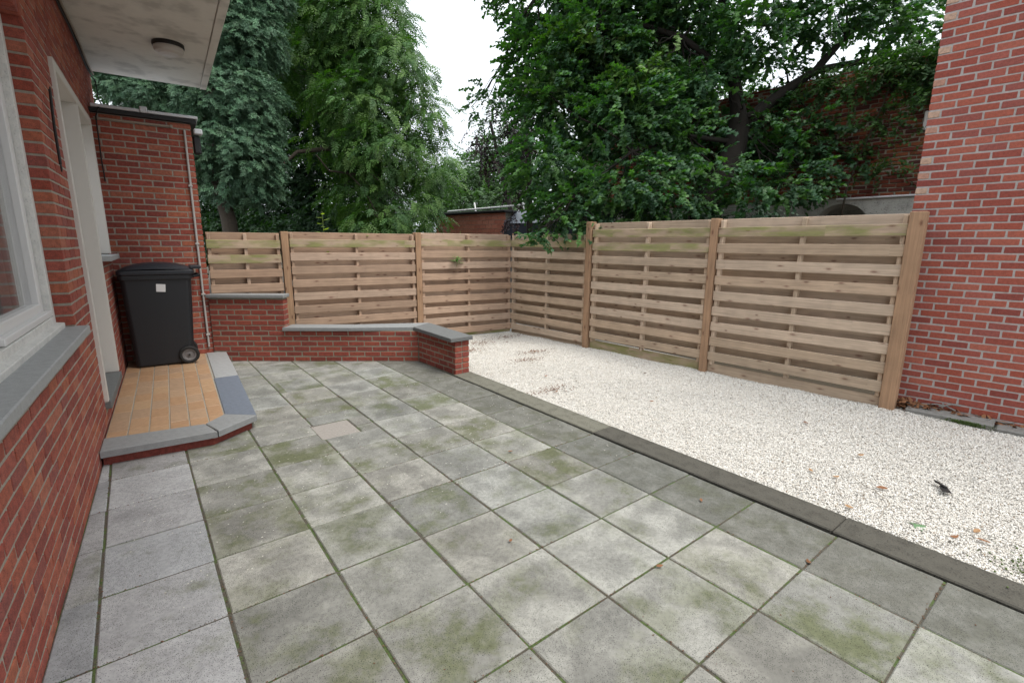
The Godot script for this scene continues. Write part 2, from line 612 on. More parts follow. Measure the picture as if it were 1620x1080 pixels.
	for a in [["maple", 0.62, 0.70], ["ash", 0.58, 0.66], ["cypress", 0.12, 0.15], ["purple", 0.06, 0.08], ["plain_leaf", 0.56, 0.64]]:
		var m = StandardMaterial3D.new()
		m.vertex_color_use_as_albedo = true
		m.roughness = 0.55
		m.cull_mode = BaseMaterial3D.CULL_DISABLED
		m.backlight_enabled = true
		m.backlight = Color(a[1] * 1.2, a[2] * 1.3, a[1] * 0.35)
		M[a[0]] = m
	var st = StandardMaterial3D.new()
	st.vertex_color_use_as_albedo = true
	st.roughness = 0.8
	M.chip = st

# ---------------------------------------------------------------- ground, paving, kerb, gravel
func sheet_mesh(x0, x1, z0, z1, y) -> ArrayMesh:
	var st = stb()
	var q = [Vector3(x0, y, z0), Vector3(x1, y, z0), Vector3(x1, y, z1), Vector3(x0, y, z1)]
	for t in [[0, 1, 2], [0, 2, 3]]:
		tri(st, q[t[0]], q[t[1]], q[t[2]], Vector2(q[t[0]].x, q[t[0]].z), Vector2(q[t[1]].x, q[t[1]].z), Vector2(q[t[2]].x, q[t[2]].z), Vector3(0, y - 1, 0))
	return st.commit()

func build_ground():
	var g = struct("ground", sheet_mesh(-120, 120, -120, 120, -0.10), M.soil)
	tag(g, "dark soil ground under and beyond the garden", "ground")

func build_patio():
	var bed = struct("patio", sheet_mesh(-1.2, 3.175, -8.6, 2.6, -0.006), M.bed)
	tag(bed, "grey concrete slab patio with mossy joints", "patio")
	var HF = house_frame()
	var low_a = Vector2(0.974, -7.955)
	var low_d = Vector2(0.809, 0.5877)
	var region = PackedVector2Array([])   # in front of house wall, in front of the low wall, left of the kerb
	var h0 = HF * Vector3(-6.9, 0, 0.004)
	var h1 = HF * Vector3(3.6, 0, 0.004)
	var w0 = low_a - low_d * 0.25
	var w1 = low_a + low_d * 2.733
	region = PackedVector2Array([Vector2(h0.x, h0.z), Vector2(h1.x, h1.z), w0, w1, Vector2(3.181, -6.35), Vector2(3.181, 2.2), Vector2(h0.x, 2.2)])
	var lefts = [-0.80] + COLS
	for ci in lefts.size() - 1:
		for rj in range(-9, 12):
			var x0 = lefts[ci] + 0.0065
			var x1 = lefts[ci + 1] - 0.0065
			var z0 = ROW0 + ROWS * rj + 0.005
			var z1 = ROW0 + ROWS * (rj + 1) - 0.005
			var polys = []
			var q = PackedVector2Array([Vector2(x0, z0), Vector2(x1, z0), Vector2(x1, z1), Vector2(x0, z1)])
			for k in 4: q[k] += Vector2(rng.randf_range(-0.003, 0.003), rng.randf_range(-0.002, 0.002))
			var whole = Rect2(x0, z0, x1 - x0, z1 - z0)
			if whole.intersects(COVER):   # cut round the inspection cover
				var k0 = COVER.intersection(whole)
				for rr in [Rect2(x0, z0, x1 - x0, k0.position.y - z0), Rect2(x0, k0.end.y, x1 - x0, z1 - k0.end.y), Rect2(x0, k0.position.y, k0.position.x - x0, k0.size.y), Rect2(k0.end.x, k0.position.y, x1 - k0.end.x, k0.size.y)]:
					if rr.size.x > 0.02 and rr.size.y > 0.02:
						polys.append(PackedVector2Array([rr.position, Vector2(rr.end.x, rr.position.y), rr.end, Vector2(rr.position.x, rr.end.y)]))
			else:
				polys = [q]
			for poly in polys:
				for pc in Geometry2D.intersect_polygons(poly, region):
					var area = 0.0
					for k in pc.size(): area += pc[k].cross(pc[(k + 1) % pc.size()])
					if absf(area) < 0.006: continue
					var st = stb()
					var tone = rng.randf_range(0.88, 1.10)
					var warm = rng.randf_range(-0.02, 0.02)
					var blue = 0.0
					st.set_color(Color(tone * (1.0 + warm), tone, tone * (1.0 - warm + blue)))
					prism_uv2(st, pc, -0.05, rng.randf_range(-0.0025, 0.0025), 0.005, Vector2(rng.randf_range(-0.004, 0.004), rng.randf_range(-0.004, 0.004)))
					obj("paving_slab", st.commit(), M.slab, bed)
	var ic = obj("inspection_cover", prism_mesh(PackedVector2Array([Vector2(COVER.position.x + 0.003, COVER.position.y + 0.016), Vector2(COVER.end.x - 0.014, COVER.position.y + 0.016), Vector2(COVER.end.x - 0.014, COVER.end.y - 0.003), Vector2(COVER.position.x + 0.003, COVER.end.y - 0.003)]), -0.05, -0.004, 0.003), M.cover, bed)
	ic.set_meta("label", "pale pinkish inset cover in a notched slab")

func prism_uv2(st: SurfaceTool, poly: PackedVector2Array, y0: float, y1: float, bev: float, tilt: Vector2):
	# like prism, with a second uv (metres, shifted per slab) for the fine aggregate
	var tmp = stb()
	prism(tmp, poly, y0, y1, bev, Vector2.ZERO, tilt)
	var arr = tmp.commit_to_arrays()
	var vs = arr[Mesh.ARRAY_VERTEX]
	var ns = arr[Mesh.ARRAY_NORMAL]
	var sh = Vector2(rng.randf(), rng.randf()) * 3.0
	for k in vs.size():
		st.set_normal(ns[k])
		st.set_uv(Vector2(vs[k].x, vs[k].z))
		st.set_uv2(Vector2(vs[k].x, vs[k].z) + sh)
		st.add_vertex(vs[k])

func build_kerb():
	var k = Node3D.new()
	k.name = "kerb"
	add_child(k)
	k.set_meta("kind", "structure")
	tag(k, "dark weathered stone kerb between patio and white gravel", "kerb")
	var zs = [-5.37, -4.35, -2.88, -0.905, 1.1, 2.6]
	for i in zs.size() - 1:
		obj("kerb_stone", box_mesh(Vector3(0.262, 0.13, zs[i + 1] - zs[i] - 0.005), 0.008, Vector3.ZERO, 0.002), M.kerb_pale if i < 2 else M.kerb, k, Transform3D(Basis(), Vector3(3.335 + rng.randf_range(-0.002, 0.002), -0.057 + rng.randf_range(-0.003, 0.002), (zs[i] + zs[i + 1]) * 0.5)))

func chip_mesh() -> ArrayMesh:
	var r = RandomNumberGenerator.new()
	r.seed = 3
	var st = stb()
	var p = []
	for v in [Vector3(1, 0.1, 0), Vector3(-0.9, 0, 0.2), Vector3(0.1, 0.62, 0.1), Vector3(0, -0.5, 0), Vector3(0.1, 0.1, 0.8), Vector3(-0.1, -0.05, -0.75), Vector3(0.6, 0.4, 0.5), Vector3(-0.55, 0.4, -0.45)]:
		p.append(v + Vector3(r.randf_range(-0.1, 0.1), r.randf_range(-0.1, 0.1), r.randf_range(-0.1, 0.1)))
	for t in [[2, 6, 0], [2, 0, 7], [2, 7, 1], [2, 1, 4], [2, 4, 6], [6, 4, 0], [7, 0, 5], [7, 5, 1], [3, 0, 4], [3, 4, 1], [3, 1, 5], [3, 5, 0]]:
		tri(st, p[t[0]], p[t[1]], p[t[2]], Vector2.ZERO, Vector2.ZERO, Vector2.ZERO, Vector3.ZERO)
	return st.commit()

func gravel_height(n: FastNoiseLite, x: float, z: float) -> float:
	return 0.018 * n.get_noise_2d(x, z)

func build_gravel():
	var n = FastNoiseLite.new()
	n.seed = 5
	n.frequency = 0.9
	var gt = grain_tex(256, 33, 0.1, 0.3, 0.35, 1.0, 0.9, 0.3, 0.05)
	var base = struct("gravel_bed", sheet_mesh(3.4, 6.75, -8.4, 6.0, -0.03), textured(gt[0], gt[1], lin(0.64, 0.62, 0.58), 3.0, 0.95))
	tag(base, "pale grit bed under the white gravel", "gravel bed")
	var mm = MultiMesh.new()
	mm.transform_format = MultiMesh.TRANSFORM_3D
	mm.use_colors = true
	mm.mesh = chip_mesh()
	var r = RandomNumberGenerator.new()
	r.seed = 77
	var count = 430000
	var xs = []
	mm.instance_count = count
	var cols = [[0.79, 0.765, 0.715], [0.76, 0.725, 0.665], [0.81, 0.79, 0.75], [0.73, 0.69, 0.62], [0.72, 0.69, 0.64], [0.78, 0.745, 0.68]]
	var i = 0
	while i < count:
		var z = 0.9 - 8.9 * r.randf()
		var x = r.randf_range(3.47, 6.62)
		if z < -7.55 - (x - 5.86) * -0.096 : continue
		if z < -6.4 and x < 3.5: continue
		var s = 0.0038 + 0.0045 * r.randf() * r.randf() + 0.0013 * r.randf()
		if r.randf() < 0.01: s *= 1.6
		var b = Basis.from_euler(Vector3(r.randf_range(-0.6, 0.6), r.randf() * TAU, r.randf_range(-0.6, 0.6))).scaled(Vector3(s * r.randf_range(0.9, 1.4), s, s))
		mm.set_instance_transform(i, Transform3D(b, Vector3(x, -0.018 + gravel_height(n, x, z) + 0.011 * r.randf(), z)))
		var c = cols[r.randi() % 6] if r.randf() < 0.75 else cols[2]
		var v = r.randf_range(0.85, 1.08)
		if r.randf() < (0.014 if x < 5.2 and z > -5.0 else 0.035): c = [0.30, 0.22, 0.15]
		mm.set_instance_color(i, Color(c[0] * v, c[1] * v, c[2] * v))
		i += 1
	var g = MultiMeshInstance3D.new()
	g.name = "gravel"
	g.multimesh = mm
	g.material_override = M.chip
	add_child(g)
	g.set_meta("kind", "stuff")
	tag(g, "loose white gravel chips between kerb and timber fence", "gravel")

# ---------------------------------------------------------------- brickwork
var brick_cache := {}

func brick_mesh(size: Vector3, jit: float, variant: int, bev: float) -> ArrayMesh:
	var key = "%d_%d_%d_%d_%d" % [int(round(size.x * 200)), int(round(size.y * 500)), int(round(size.z * 200)), variant, int(jit * 10000)]
	if not brick_cache.has(key):
		var r = RandomNumberGenerator.new()
		r.seed = key.hash()
		var st = stb()
		cbox(st, Vector3.ZERO, Vector3(round(size.x * 200) / 200.0, size.y, size.z), bev, jit, Transform3D(), Vector2.ZERO, r)
		brick_cache[key] = st.commit()
	return brick_cache[key]

# bricks of a wall face in xf's plane z = 0; o: pitch, course, joint, depth, mats, jit, proud, phase, left, right (depth of end bricks), holes
func lay_bricks(list: Array, xf: Transform3D, x0: float, x1: float, y0: float, y1: float, o: Dictionary):
	var course = o.course
	var j = o.get("joint", 0.011)
	var rows = int(ceil((y1 - y0) / course - 0.3))
	for k in rows:
		var yb = y0 + k * course
		var h = minf(course - j, y1 - yb - 0.002)
		if h < 0.02: continue
		var ym = yb + h * 0.5
		var spans = [[x0, x1]]
		for hole in o.get("holes", []):
			if ym > hole.position.y and ym < hole.end.y:
				var ns = []
				for s in spans:
					if hole.position.x > s[0] + 0.01: ns.append([s[0], minf(s[1], hole.position.x)])
					if hole.end.x < s[1] - 0.01: ns.append([maxf(s[0], hole.end.x), s[1]])
				spans = ns
		for s in spans:
			var x = s[0]
			var from_phase = o.get("phase", -1.0)
			var first: float
			if from_phase >= 0.0:
				first = fposmod(from_phase + (0.5 if k % 2 else 0.0) * o.pitch - s[0], o.pitch)
				if first < 0.045: first += o.pitch
			else:
				first = o.pitch if k % 2 == 0 else o.pitch * 0.5
			var next = s[0] + first
			while x < s[1] - 0.02:
				var e = minf(next, s[1])
				if s[1] - e < 0.05: e = s[1]
				var l = e - x - (0.0 if e == s[1] else j)
				if o.get("wobble", 0.0) > 0.0: l += rng.randf_range(-1, 0.4) * o.wobble
				var dep = o.get("depth", 0.06)
				if x == s[0] and o.has("left"): dep = o.left
				if e == s[1] and o.has("right"): dep = o.right
				var mats = o.mats
				var m = mats[rng.randi() % mats.size()]
				if x == s[0] and o.has("corner_mats") and l < o.pitch * 0.7 and rng.randf() < 0.75: m = o.corner_mats[rng.randi() % o.corner_mats.size()]
				var pr = rng.randf_range(-1, 1) * o.get("proud", 0.0015)
				var hh = h
				if o.get("wobble", 0.0) > 0.0: hh = h - rng.randf() * o.wobble * 0.5
				if l > 0.02:
					var turn = Basis.from_euler(Vector3(0, 0, rng.randf_range(-1, 1) * o.get("turn", 0.004)))
					list.append([xf * Transform3D(turn, Vector3(x + l * 0.5, ym, pr - dep * 0.5)), Vector3(l, hh, dep), m, o.get("jit", 0.0012), o.get("bev", 0.004)])
				x = e
				next = e + o.pitch

func set_bricks(part: Node3D, outer: Transform3D, list: Array, called := "brick", most := 300):
	var order = []
	for i in list.size(): order.append([rank_of(outer * list[i][0].origin), i])
	order.sort_custom(func(a, b): return a[0] < b[0])
	var rest = {}
	for n in order.size():
		var b = list[order[n][1]]
		var mesh = brick_mesh(b[1], b[3], order[n][1] % 4, b[4])
		if n < most and order[n][0] < 1000.0:
			obj(called, mesh, b[2], part, b[0])
		else:
			if not rest.has(b[2]): rest[b[2]] = stb()
			rest[b[2]].append_from(mesh, 0, b[0])
	if rest.size():
		var am = ArrayMesh.new()
		for m in rest:
			var st: SurfaceTool = rest[m]
			st.set_material(m)
			st.commit(am)
		var o = obj("more_%ss" % called, am, null, part)
		o.set_meta("kind", "stuff")

func house_frame() -> Transform3D:
	return frame_at(Vector3(-0.369, 0, -4.712), 2.7155)

func boxes(parent, called: String, m: Material, list: Array, bev := 0.004, xf := Transform3D()):
	var st = stb()
	for b in list:   # [x0, x1, y0, y1, z0, z1]
		cbox(st, Vector3(b[0] + b[1], b[2] + b[3], b[4] + b[5]) * 0.5, Vector3(b[1] - b[0], b[3] - b[2], b[5] - b[4]), bev)
	return obj(called, st.commit(), m, parent, xf)

const WIN0 := -3.0      # kitchen window opening
const WIN1 := -0.12
const DOOR0 := 0.72
const DOOR1 := 3.12
const HOUSE_END := 4.42
const SOFFIT := 3.95

func build_house():
	var F = house_frame()
	var t = thing("house", "red brick house with white window, white door surround and flat canopy", "house", F)
	var wall = boxes(t, "wall", M.mortar, [
		[-6.5, DOOR0, -0.1, 1.06, -0.30, -0.0036], [-6.5, WIN0, 1.06, SOFFIT, -0.30, -0.0036], [WIN1 + 0.007, DOOR0, 1.06, SOFFIT, -0.30, -0.0036],
		[WIN0, WIN1 + 0.007, 3.30, SOFFIT, -0.30, -0.0036], [DOOR0, DOOR1, 3.10, SOFFIT, -0.30, -0.0036], [DOOR1, HOUSE_END - 0.007, -0.1, SOFFIT, -0.30, -0.0036],
		[2.0, DOOR1, -0.1, 1.49, -0.30, -0.0036], [DOOR0, 2.0, -0.1, 0.24, -0.30, -0.0036]], 0.0)
	var L = []
	var holes = [Rect2(WIN0, 1.06, WIN1 - WIN0, 2.24), Rect2(DOOR0, 1.49, DOOR1 - DOOR0, 1.61), Rect2(DOOR0, 0.24, 2.0 - DOOR0, 2.86)]
	lay_bricks(L, Transform3D(), -4.6, HOUSE_END, -0.02, SOFFIT, {"pitch": 0.224, "course": 0.0765, "mats": M.brick, "depth": 0.07, "holes": holes, "phase": 0.1, "left": 0.13, "jit": 0.0022, "turn": 0.010, "joint": 0.0155, "bev": 0.002, "proud": 0.0008})
	for k in 38:   # soldier course over the window
		L.append([Transform3D(Basis(), Vector3(WIN1 - 0.035 - 0.0765 * k, 3.195, -0.08)), Vector3(0.064, 0.205, 0.16), M.brick[k * 7 % 10], 0.0015, 0.004])
	set_bricks(wall, F, L)
	boxes(t, "lintel_mortar", M.mortar, [[WIN0, WIN1, 3.10, 3.295, -0.15, -0.0036]], 0.0)
	boxes(t, "upper_wall", M.brick[1], [[-6.5, HOUSE_END, 4.13, 6.6, -0.30, 0.0]])
	# stone window sill
	obj("window_sill", box_mesh(Vector3(3.15, 0.055, 0.30), 0.006), M.bluestone_pale, t, Transform3D(Basis(), Vector3(-1.665, 1.087, -0.075)))
	# window: outer frame, casement, board, pane
	var w = boxes(t, "window", M.old_paint, [[WIN0, WIN0 + 0.06, 1.15, 3.09, -0.19, -0.095], [WIN1 - 0.065, WIN1 - 0.002, 1.15, 3.09, -0.19, -0.095], [WIN0 + 0.06, WIN1 - 0.065, 3.02, 3.09, -0.19, -0.095], [WIN0 + 0.06, WIN1 - 0.065, 1.15, 1.20, -0.19, -0.095]], 0.004)
	w.set_meta("label", "white painted timber window with flaking sill board")
	obj("sill_board", box_mesh(Vector3(2.86, 0.04, 0.15), 0.004, Vector3.ZERO, 0.0015), M.old_paint, w, Transform3D(Basis.from_euler(Vector3(0.10, 0, 0)), Vector3(-1.56, 1.137, -0.125)))
	boxes(w, "casement", M.white_paint, [[-0.275, -0.195, 1.21, 3.01, -0.215, -0.135], [-1.45, -1.36, 1.21, 3.01, -0.215, -0.135], [-1.36, -0.275, 1.21, 1.30, -0.215, -0.135], [-1.36, -0.275, 2.93, 3.01, -0.215, -0.135]], 0.006)
	boxes(w, "casement", M.white_paint, [[-1.54, -1.46, 1.21, 3.01, -0.215, -0.135], [-2.92, -2.84, 1.21, 3.01, -0.215, -0.135], [-2.84, -1.54, 1.21, 1.30, -0.215, -0.135], [-2.84, -1.54, 2.93, 3.01, -0.215, -0.135]], 0.006)
	boxes(w, "drip_bead", M.white_paint, [[-1.40, -0.20, 1.205, 1.245, -0.135, -0.095]], 0.006)
	boxes(w, "pane", M.glass, [[-1.36, -0.275, 1.30, 2.93, -0.179, -0.173]], 0.0)
	boxes(w, "pane", M.glass, [[-2.84, -1.54, 1.30, 2.93, -0.179, -0.173]], 0.0)
	boxes(t, "room_shell", M.room, [[-4.5, 0.6, 0.1, 0.2, -3.2, -0.31], [-4.5, 0.6, 3.3, 3.4, -3.2, -0.31], [-4.6, -4.5, 0.1, 3.4, -3.2, -0.31], [0.6, 0.7, 0.1, 3.4, -3.2, -0.31], [-4.6, 0.7, 0.1, 3.4, -3.3, -3.2]], 0.0)
	# white surround with door and side window
	var s = boxes(t, "door_surround", M.grey_stone, [[DOOR0 - 0.005, DOOR0 + 0.055, 0.30, 3.105, -0.29, 0.028], [DOOR0 + 0.055, DOOR1 - 0.055, 3.03, 3.105, -0.29, 0.028], [1.945, 2.025, 0.32, 3.03, -0.29, 0.024], [DOOR1 - 0.055, DOOR1 + 0.005, 1.56, 3.105, -0.29, 0.028]], 0.004)
	s.set_meta("label", "pale painted deep surround of door and side window")
	var st = stb()
	obj("threshold", box_mesh(Vector3(1.23, 0.07, 0.34), 0.005), M.bluestone_dark, t, Transform3D(Basis(), Vector3(1.33, 0.285, -0.125)))
	var d = boxes(t, "door", M.white_paint, [[DOOR0 + 0.06, 1.94, 0.325, 3.025, -0.285, -0.24]], 0.004)
	boxes(d, "handle", M.zinc, [[0.86, 0.99, 1.36, 1.38, -0.235, -0.19]], 0.004)
	obj("window_sill", box_mesh(Vector3(1.16, 0.055, 0.36), 0.005), M.bluestone_pale, t, Transform3D(Basis(), Vector3(2.60, 1.525, -0.08)))
	var sw = boxes(t, "side_window", M.white_paint, [[2.03, 2.10, 1.56, 3.02, -0.28, -0.22], [2.99, 3.06, 1.56, 3.02, -0.28, -0.22], [2.10, 2.99, 1.56, 1.64, -0.28, -0.22], [2.10, 2.99, 2.95, 3.02, -0.28, -0.22]], 0.004)
	boxes(sw, "pane", M.glass, [[2.10, 2.99, 1.64, 2.95, -0.255, -0.249]], 0.0)
	# canopy over the porch
	var c = boxes(t, "canopy", M.soffit, [[-6.5, HOUSE_END - 0.03, SOFFIT, 4.12, 0.004, 1.25]], 0.004)
	c.set_meta("label", "off-white canopy slab with mildew stained underside")
	boxes(c, "edge_board", M.soffit, [[-6.5, HOUSE_END - 0.025, SOFFIT - 0.012, 4.135, 1.254, 1.335]], 0.004)
	boxes(c, "roof_edge", M.zinc, [[-6.5, HOUSE_END, 4.14, 4.17, 0.0, 1.35]], 0.004)

func build_annex():
	var F = frame_at(house_frame() * Vector3(3.46, 0, 0), 92.7155)
	var t = thing("brick_annex", "small red brick annex with flat roof behind the grey wheelie bin", "annex", F)
	var W = 1.03
	var wall = boxes(t, "wall", M.mortar, [[0.0, W - 0.007, -0.1, 3.25, -2.4, -0.0042]], 0.0)
	var L = []
	lay_bricks(L, Transform3D(), 0.0, W, -0.03, 3.245, {"pitch": 0.232, "course": 0.0765, "mats": M.brick, "right": 0.11, "phase": 0.08, "bev": 0.002, "proud": 0.001, "jit": 0.0024, "turn": 0.008, "joint": 0.0155})
	set_bricks(wall, F, L)
	var roof = boxes(t, "roof", M.black, [[-0.0, W + 0.07, 3.255, 3.305, -2.45, 0.05]], 0.005)
	boxes(roof, "roof_edging", M.zinc, [[0.02, 0.50, 3.31, 3.345, -2.46, 0.07], [0.58, W + 0.09, 3.31, 3.345, -2.46, 0.07]], 0.006)
	boxes(roof, "edging_clip", M.zinc, [[0.50, 0.58, 3.308, 3.38, -0.1, 0.085]], 0.008)
	boxes(t, "gutter_end", M.zinc, [[W + 0.03, W + 0.13, 3.13, 3.20, -0.12, 0.02]], 0.012)
	boxes(t, "gutter_bracket", M.black, [[W + 0.01, W + 0.10, 2.88, 3.12, -0.12, -0.02]], 0.02)

func build_porch():
	var F = house_frame()
	var t = thing("porch", "low porch step with ochre tiles and bluestone edging in front of the door", "porch", F)
	var ydeck = 0.128
	var end = 3.45
	var outer = PackedVector2Array([Vector2(-0.005, 0.012), Vector2(-0.03, 0.745), Vector2(0.215, 1.07), Vector2(end, 1.10), Vector2(end, 0.012)])
	var base = obj("riser", prism_mesh(outer, -0.08, 0.076, 0.002), M.brick[3], t)
	base.set_meta("label", "brick base under the edging slabs")
	obj("mortar_bed", prism_mesh(PackedVector2Array([Vector2(0.03, 0.012), Vector2(0.0, 0.73), Vector2(0.23, 1.05), Vector2(end, 1.08), Vector2(end, 0.012)]), 0.07, ydeck - 0.006, 0.001), M.mortar, t)
	obj("edge_slab", prism_mesh(PackedVector2Array([Vector2(-0.062, 0.006), Vector2(-0.084, 0.778), Vector2(0.178, 0.702), Vector2(0.245, 0.006)]), 0.079, 0.136, 0.006), M.bluestone, t)
	obj("edge_slab", prism_mesh(PackedVector2Array([Vector2(-0.078, 0.788), Vector2(0.178, 1.112), Vector2(0.372, 0.872), Vector2(0.184, 0.71)]), 0.079, 0.135, 0.006), M.bluestone, t)
	obj("edge_slab", prism_mesh(PackedVector2Array([Vector2(0.186, 1.114), Vector2(1.842, 1.137), Vector2(1.838, 0.885), Vector2(0.382, 0.872)]), 0.079, 0.132, 0.005), M.bluestone_blue, t)
	obj("edge_slab", prism_mesh(PackedVector2Array([Vector2(1.852, 1.137), Vector2(3.40, 1.146), Vector2(3.42, 0.905), Vector2(1.848, 0.895)]), 0.079, 0.137, 0.005), M.bluestone_pale, t)
	var inner = PackedVector2Array([Vector2(0.25, 0.008), Vector2(0.186, 0.698), Vector2(0.372, 0.862), Vector2(end - 0.01, 0.882), Vector2(end - 0.01, 0.008)])
	for c in 6:
		var n0 = 0.012 + c * 0.1455
		var u = 0.05 + rng.randf() * 0.1
		while u < end:
			var l = 0.285 + rng.randf_range(-0.006, 0.006)
			var loose = c >= 3
			var gap = 0.010
			var ug = 0.003 if not loose or rng.randf() < 0.6 else rng.randf_range(0.004, 0.013)
			var sk = rng.randf_range(-0.014, 0.014) if loose and u < 1.4 else 0.0
			var q = PackedVector2Array([Vector2(u + ug, n0 + gap * 0.5), Vector2(u + ug + sk, n0 + 0.1455 - gap * 0.5), Vector2(u + l + sk, n0 + 0.1455 - gap * 0.5), Vector2(u + l, n0 + gap * 0.5)])
			for pc in Geometry2D.intersect_polygons(q, inner):
				var area = 0.0
				for k in pc.size(): area += pc[k].cross(pc[(k + 1) % pc.size()])
				if absf(area) < 0.003: continue
				var st = stb()
				prism(st, pc, 0.10, ydeck + rng.randf_range(-0.0015, 0.0015), 0.003, Vector2.ZERO, Vector2(rng.randf_range(-0.01, 0.01), rng.randf_range(-0.01, 0.01)) * (1.0 if loose else 0.3))
				obj("floor_tile", st.commit(), M.tile[rng.randi() % 5], t)
			u += l + 0.001

# ---------------------------------------------------------------- low garden wall
func build_garden_wall():
	var F = frame_at(Vector3(0.974, 0, -7.955), 125.994)
	var t = thing("garden_wall", "low stepped red brick garden wall with grey stone coping", "wall", F)
	var Lx = 2.733
	var wall = boxes(t, "wall", M.mortar_dark, [[-0.22, 0.825 - 0.006, -0.1, 0.925, -0.15, -0.0035], [0.825 - 0.006, Lx, -0.1, 0.453, -0.22, -0.0035]], 0.0)
	var L = []
	var o = {"pitch": 0.228, "course": 0.0765, "mats": [M.brick[1], M.brick[3], M.brick[0], M.brick[4]], "phase": 0.02, "jit": 0.002, "turn": 0.008, "joint": 0.0155, "proud": 0.0015}
	lay_bricks(L, Transform3D(), -0.22, Lx, 0.0, 0.453, o)
	var o2 = o.duplicate()
	o2.right = 0.10
	lay_bricks(L, Transform3D(), -0.22, 0.825, 0.459, 0.925, o2)
	# end of the high part, seen above the low coping
	var side = Transform3D(Basis(Vector3(0, 0, -1), Vector3.UP, Vector3(1, 0, 0)), Vector3(0.825, 0, 0))
	lay_bricks(L, side, 0.108, 0.15, 0.459, 0.925, {"pitch": 0.228, "course": 0.0765, "mats": [M.brick[0], M.brick[1], M.brick[3]], "joint": 0.0155, "jit": 0.002})
	# return towards the kerb: its own frame
	var R = frame_at(Vector3(3.19, 0, -6.35), 178.0)
	var toR = F.affine_inverse() * R
	boxes(wall, "return_wall", M.mortar_dark, [[0.0, 0.983, -0.1, 0.453, -0.215, -0.0035]], 0.0, toR)
	lay_bricks(L, toR, 0.015, 0.99, 0.0, 0.453, {"pitch": 0.228, "course": 0.0765, "mats": [M.brick[1], M.brick[3], M.brick[0], M.brick[4]], "right": 0.105, "jit": 0.002, "turn": 0.008, "joint": 0.0155, "proud": 0.0015})
	var pend = toR * Transform3D(Basis(Vector3(0, 0, -1), Vector3.UP, Vector3(1, 0, 0)), Vector3(0.99, 0, 0))
	lay_bricks(L, pend, 0.116, 0.22, 0.0, 0.453, {"pitch": 0.228, "course": 0.0765, "mats": [M.brick[0], M.brick[1], M.brick[3]], "joint": 0.0155, "jit": 0.002})
	set_bricks(wall, F, L)
	obj("coping_slab", box_mesh(Vector3(1.09, 0.048, 0.215), 0.006), M.bluestone, t, Transform3D(Basis(), Vector3(0.305, 0.953, -0.07)))
	var inv = F.affine_inverse()
	var p1 = []
	for w in [F * Vector3(0.80, 0, 0.04), F * Vector3(1.75, 0, 0.04), F * Vector3(1.75, 0, -0.25), F * Vector3(0.829, 0, -0.25)]: p1.append(w)
	var p2 = [F * Vector3(1.753, 0, 0.04), Vector3(3.150, 0, -6.425), Vector3(3.525, 0, -6.630), F * Vector3(1.753, 0, -0.25)]
	var p3 = [Vector3(3.153, 0, -6.415), Vector3(3.135, 0, -5.318), Vector3(3.478, 0, -5.325), Vector3(3.53, 0, -6.618)]
	for p in [p1, p2, p3]:
		var poly = PackedVector2Array()
		for w in p:
			var l = inv * w
			poly.append(Vector2(l.x, l.z))
		obj("coping_slab", prism_mesh(poly, 0.457, 0.508, 0.006), M.bluestone_dark if p == p3 else M.bluestone, t)

# ---------------------------------------------------------------- fences
func slat_mesh(l: float, h: float, d: float) -> ArrayMesh:
	var st = stb()
	var off = Vector2(rng.randf() * 5.0, rng.randf() * 3.0)
	cbox(st, Vector3.ZERO, Vector3(l, h, d), 0.004, 0.0015, Transform3D(), off, rng)
	return st.commit()

func post_mesh(w: float, h: float, d: float) -> ArrayMesh:   # grain runs up: built lying along x, then stood up
	var st = stb()
	var up = Transform3D(Basis(Vector3(0, 1, 0), Vector3(-1, 0, 0), Vector3(0, 0, 1)), Vector3.ZERO)
	var tmp = stb()
	cbox(tmp, Vector3.ZERO, Vector3(h, w, d), 0.006, 0.001, Transform3D(), Vector2(rng.randf() * 4, rng.randf() * 3), rng)
	st.append_from(tmp.commit(), 0, up)
	return st.commit()

func panel(t: Node3D, s0: float, s1: float, top: float, pitch: float, rows: int, last_low: float, board: Array, woods: Array, sag := 0.0):
	var l = s1 - s0
	var c = (s0 + s1) * 0.5
	var a = atan2(sag, l)
	for k in rows:
		var y = top - 0.108 - k * pitch
		var m = woods[rng.randi() % 6]
		if k == 0 or (k == 1 and rng.randf() < 0.35): m = M.wood_green
		var h = 0.120
		if y - h < 0.02: h = y - 0.02
		if h > 0.04:
			obj("slat", slat_mesh(l - 0.006 + rng.randf_range(-0.006, 0.004), h, 0.018), m, t, Transform3D(Basis.from_euler(Vector3(rng.randf_range(-0.035, 0.035), rng.randf_range(-0.0015, 0.0015), a + rng.randf_range(-0.003, 0.003))), Vector3(c + rng.randf_range(-0.002, 0.002), y - h * 0.5, 0.056 + rng.randf_range(-0.001, 0.002))))
	for k in rows:
		var y = top - k * pitch
		obj("slat", slat_mesh(l - 0.006, 0.124, 0.018), woods[rng.randi() % 6], t, Transform3D(Basis.from_euler(Vector3(0, 0, a)), Vector3(c, y - 0.062, -0.056)))
	for x in [s0 + 0.035, c + 0.01, s1 - 0.035]:
		obj("batten", post_mesh(0.045, top - 0.02 - last_low, 0.092), woods[rng.randi() % 6], t, Transform3D(Basis(), Vector3(x, (top - 0.012 + last_low) * 0.5, 0.0)))
	if board.size():
		obj("bottom_board", slat_mesh(l, board[1] - board[0], 0.022), M.wood_green if rng.randf() < 0.6 else woods[5], t, Transform3D(Basis.from_euler(Vector3(0, 0, board[2])), Vector3(c, (board[0] + board[1]) * 0.5, 0.018)))

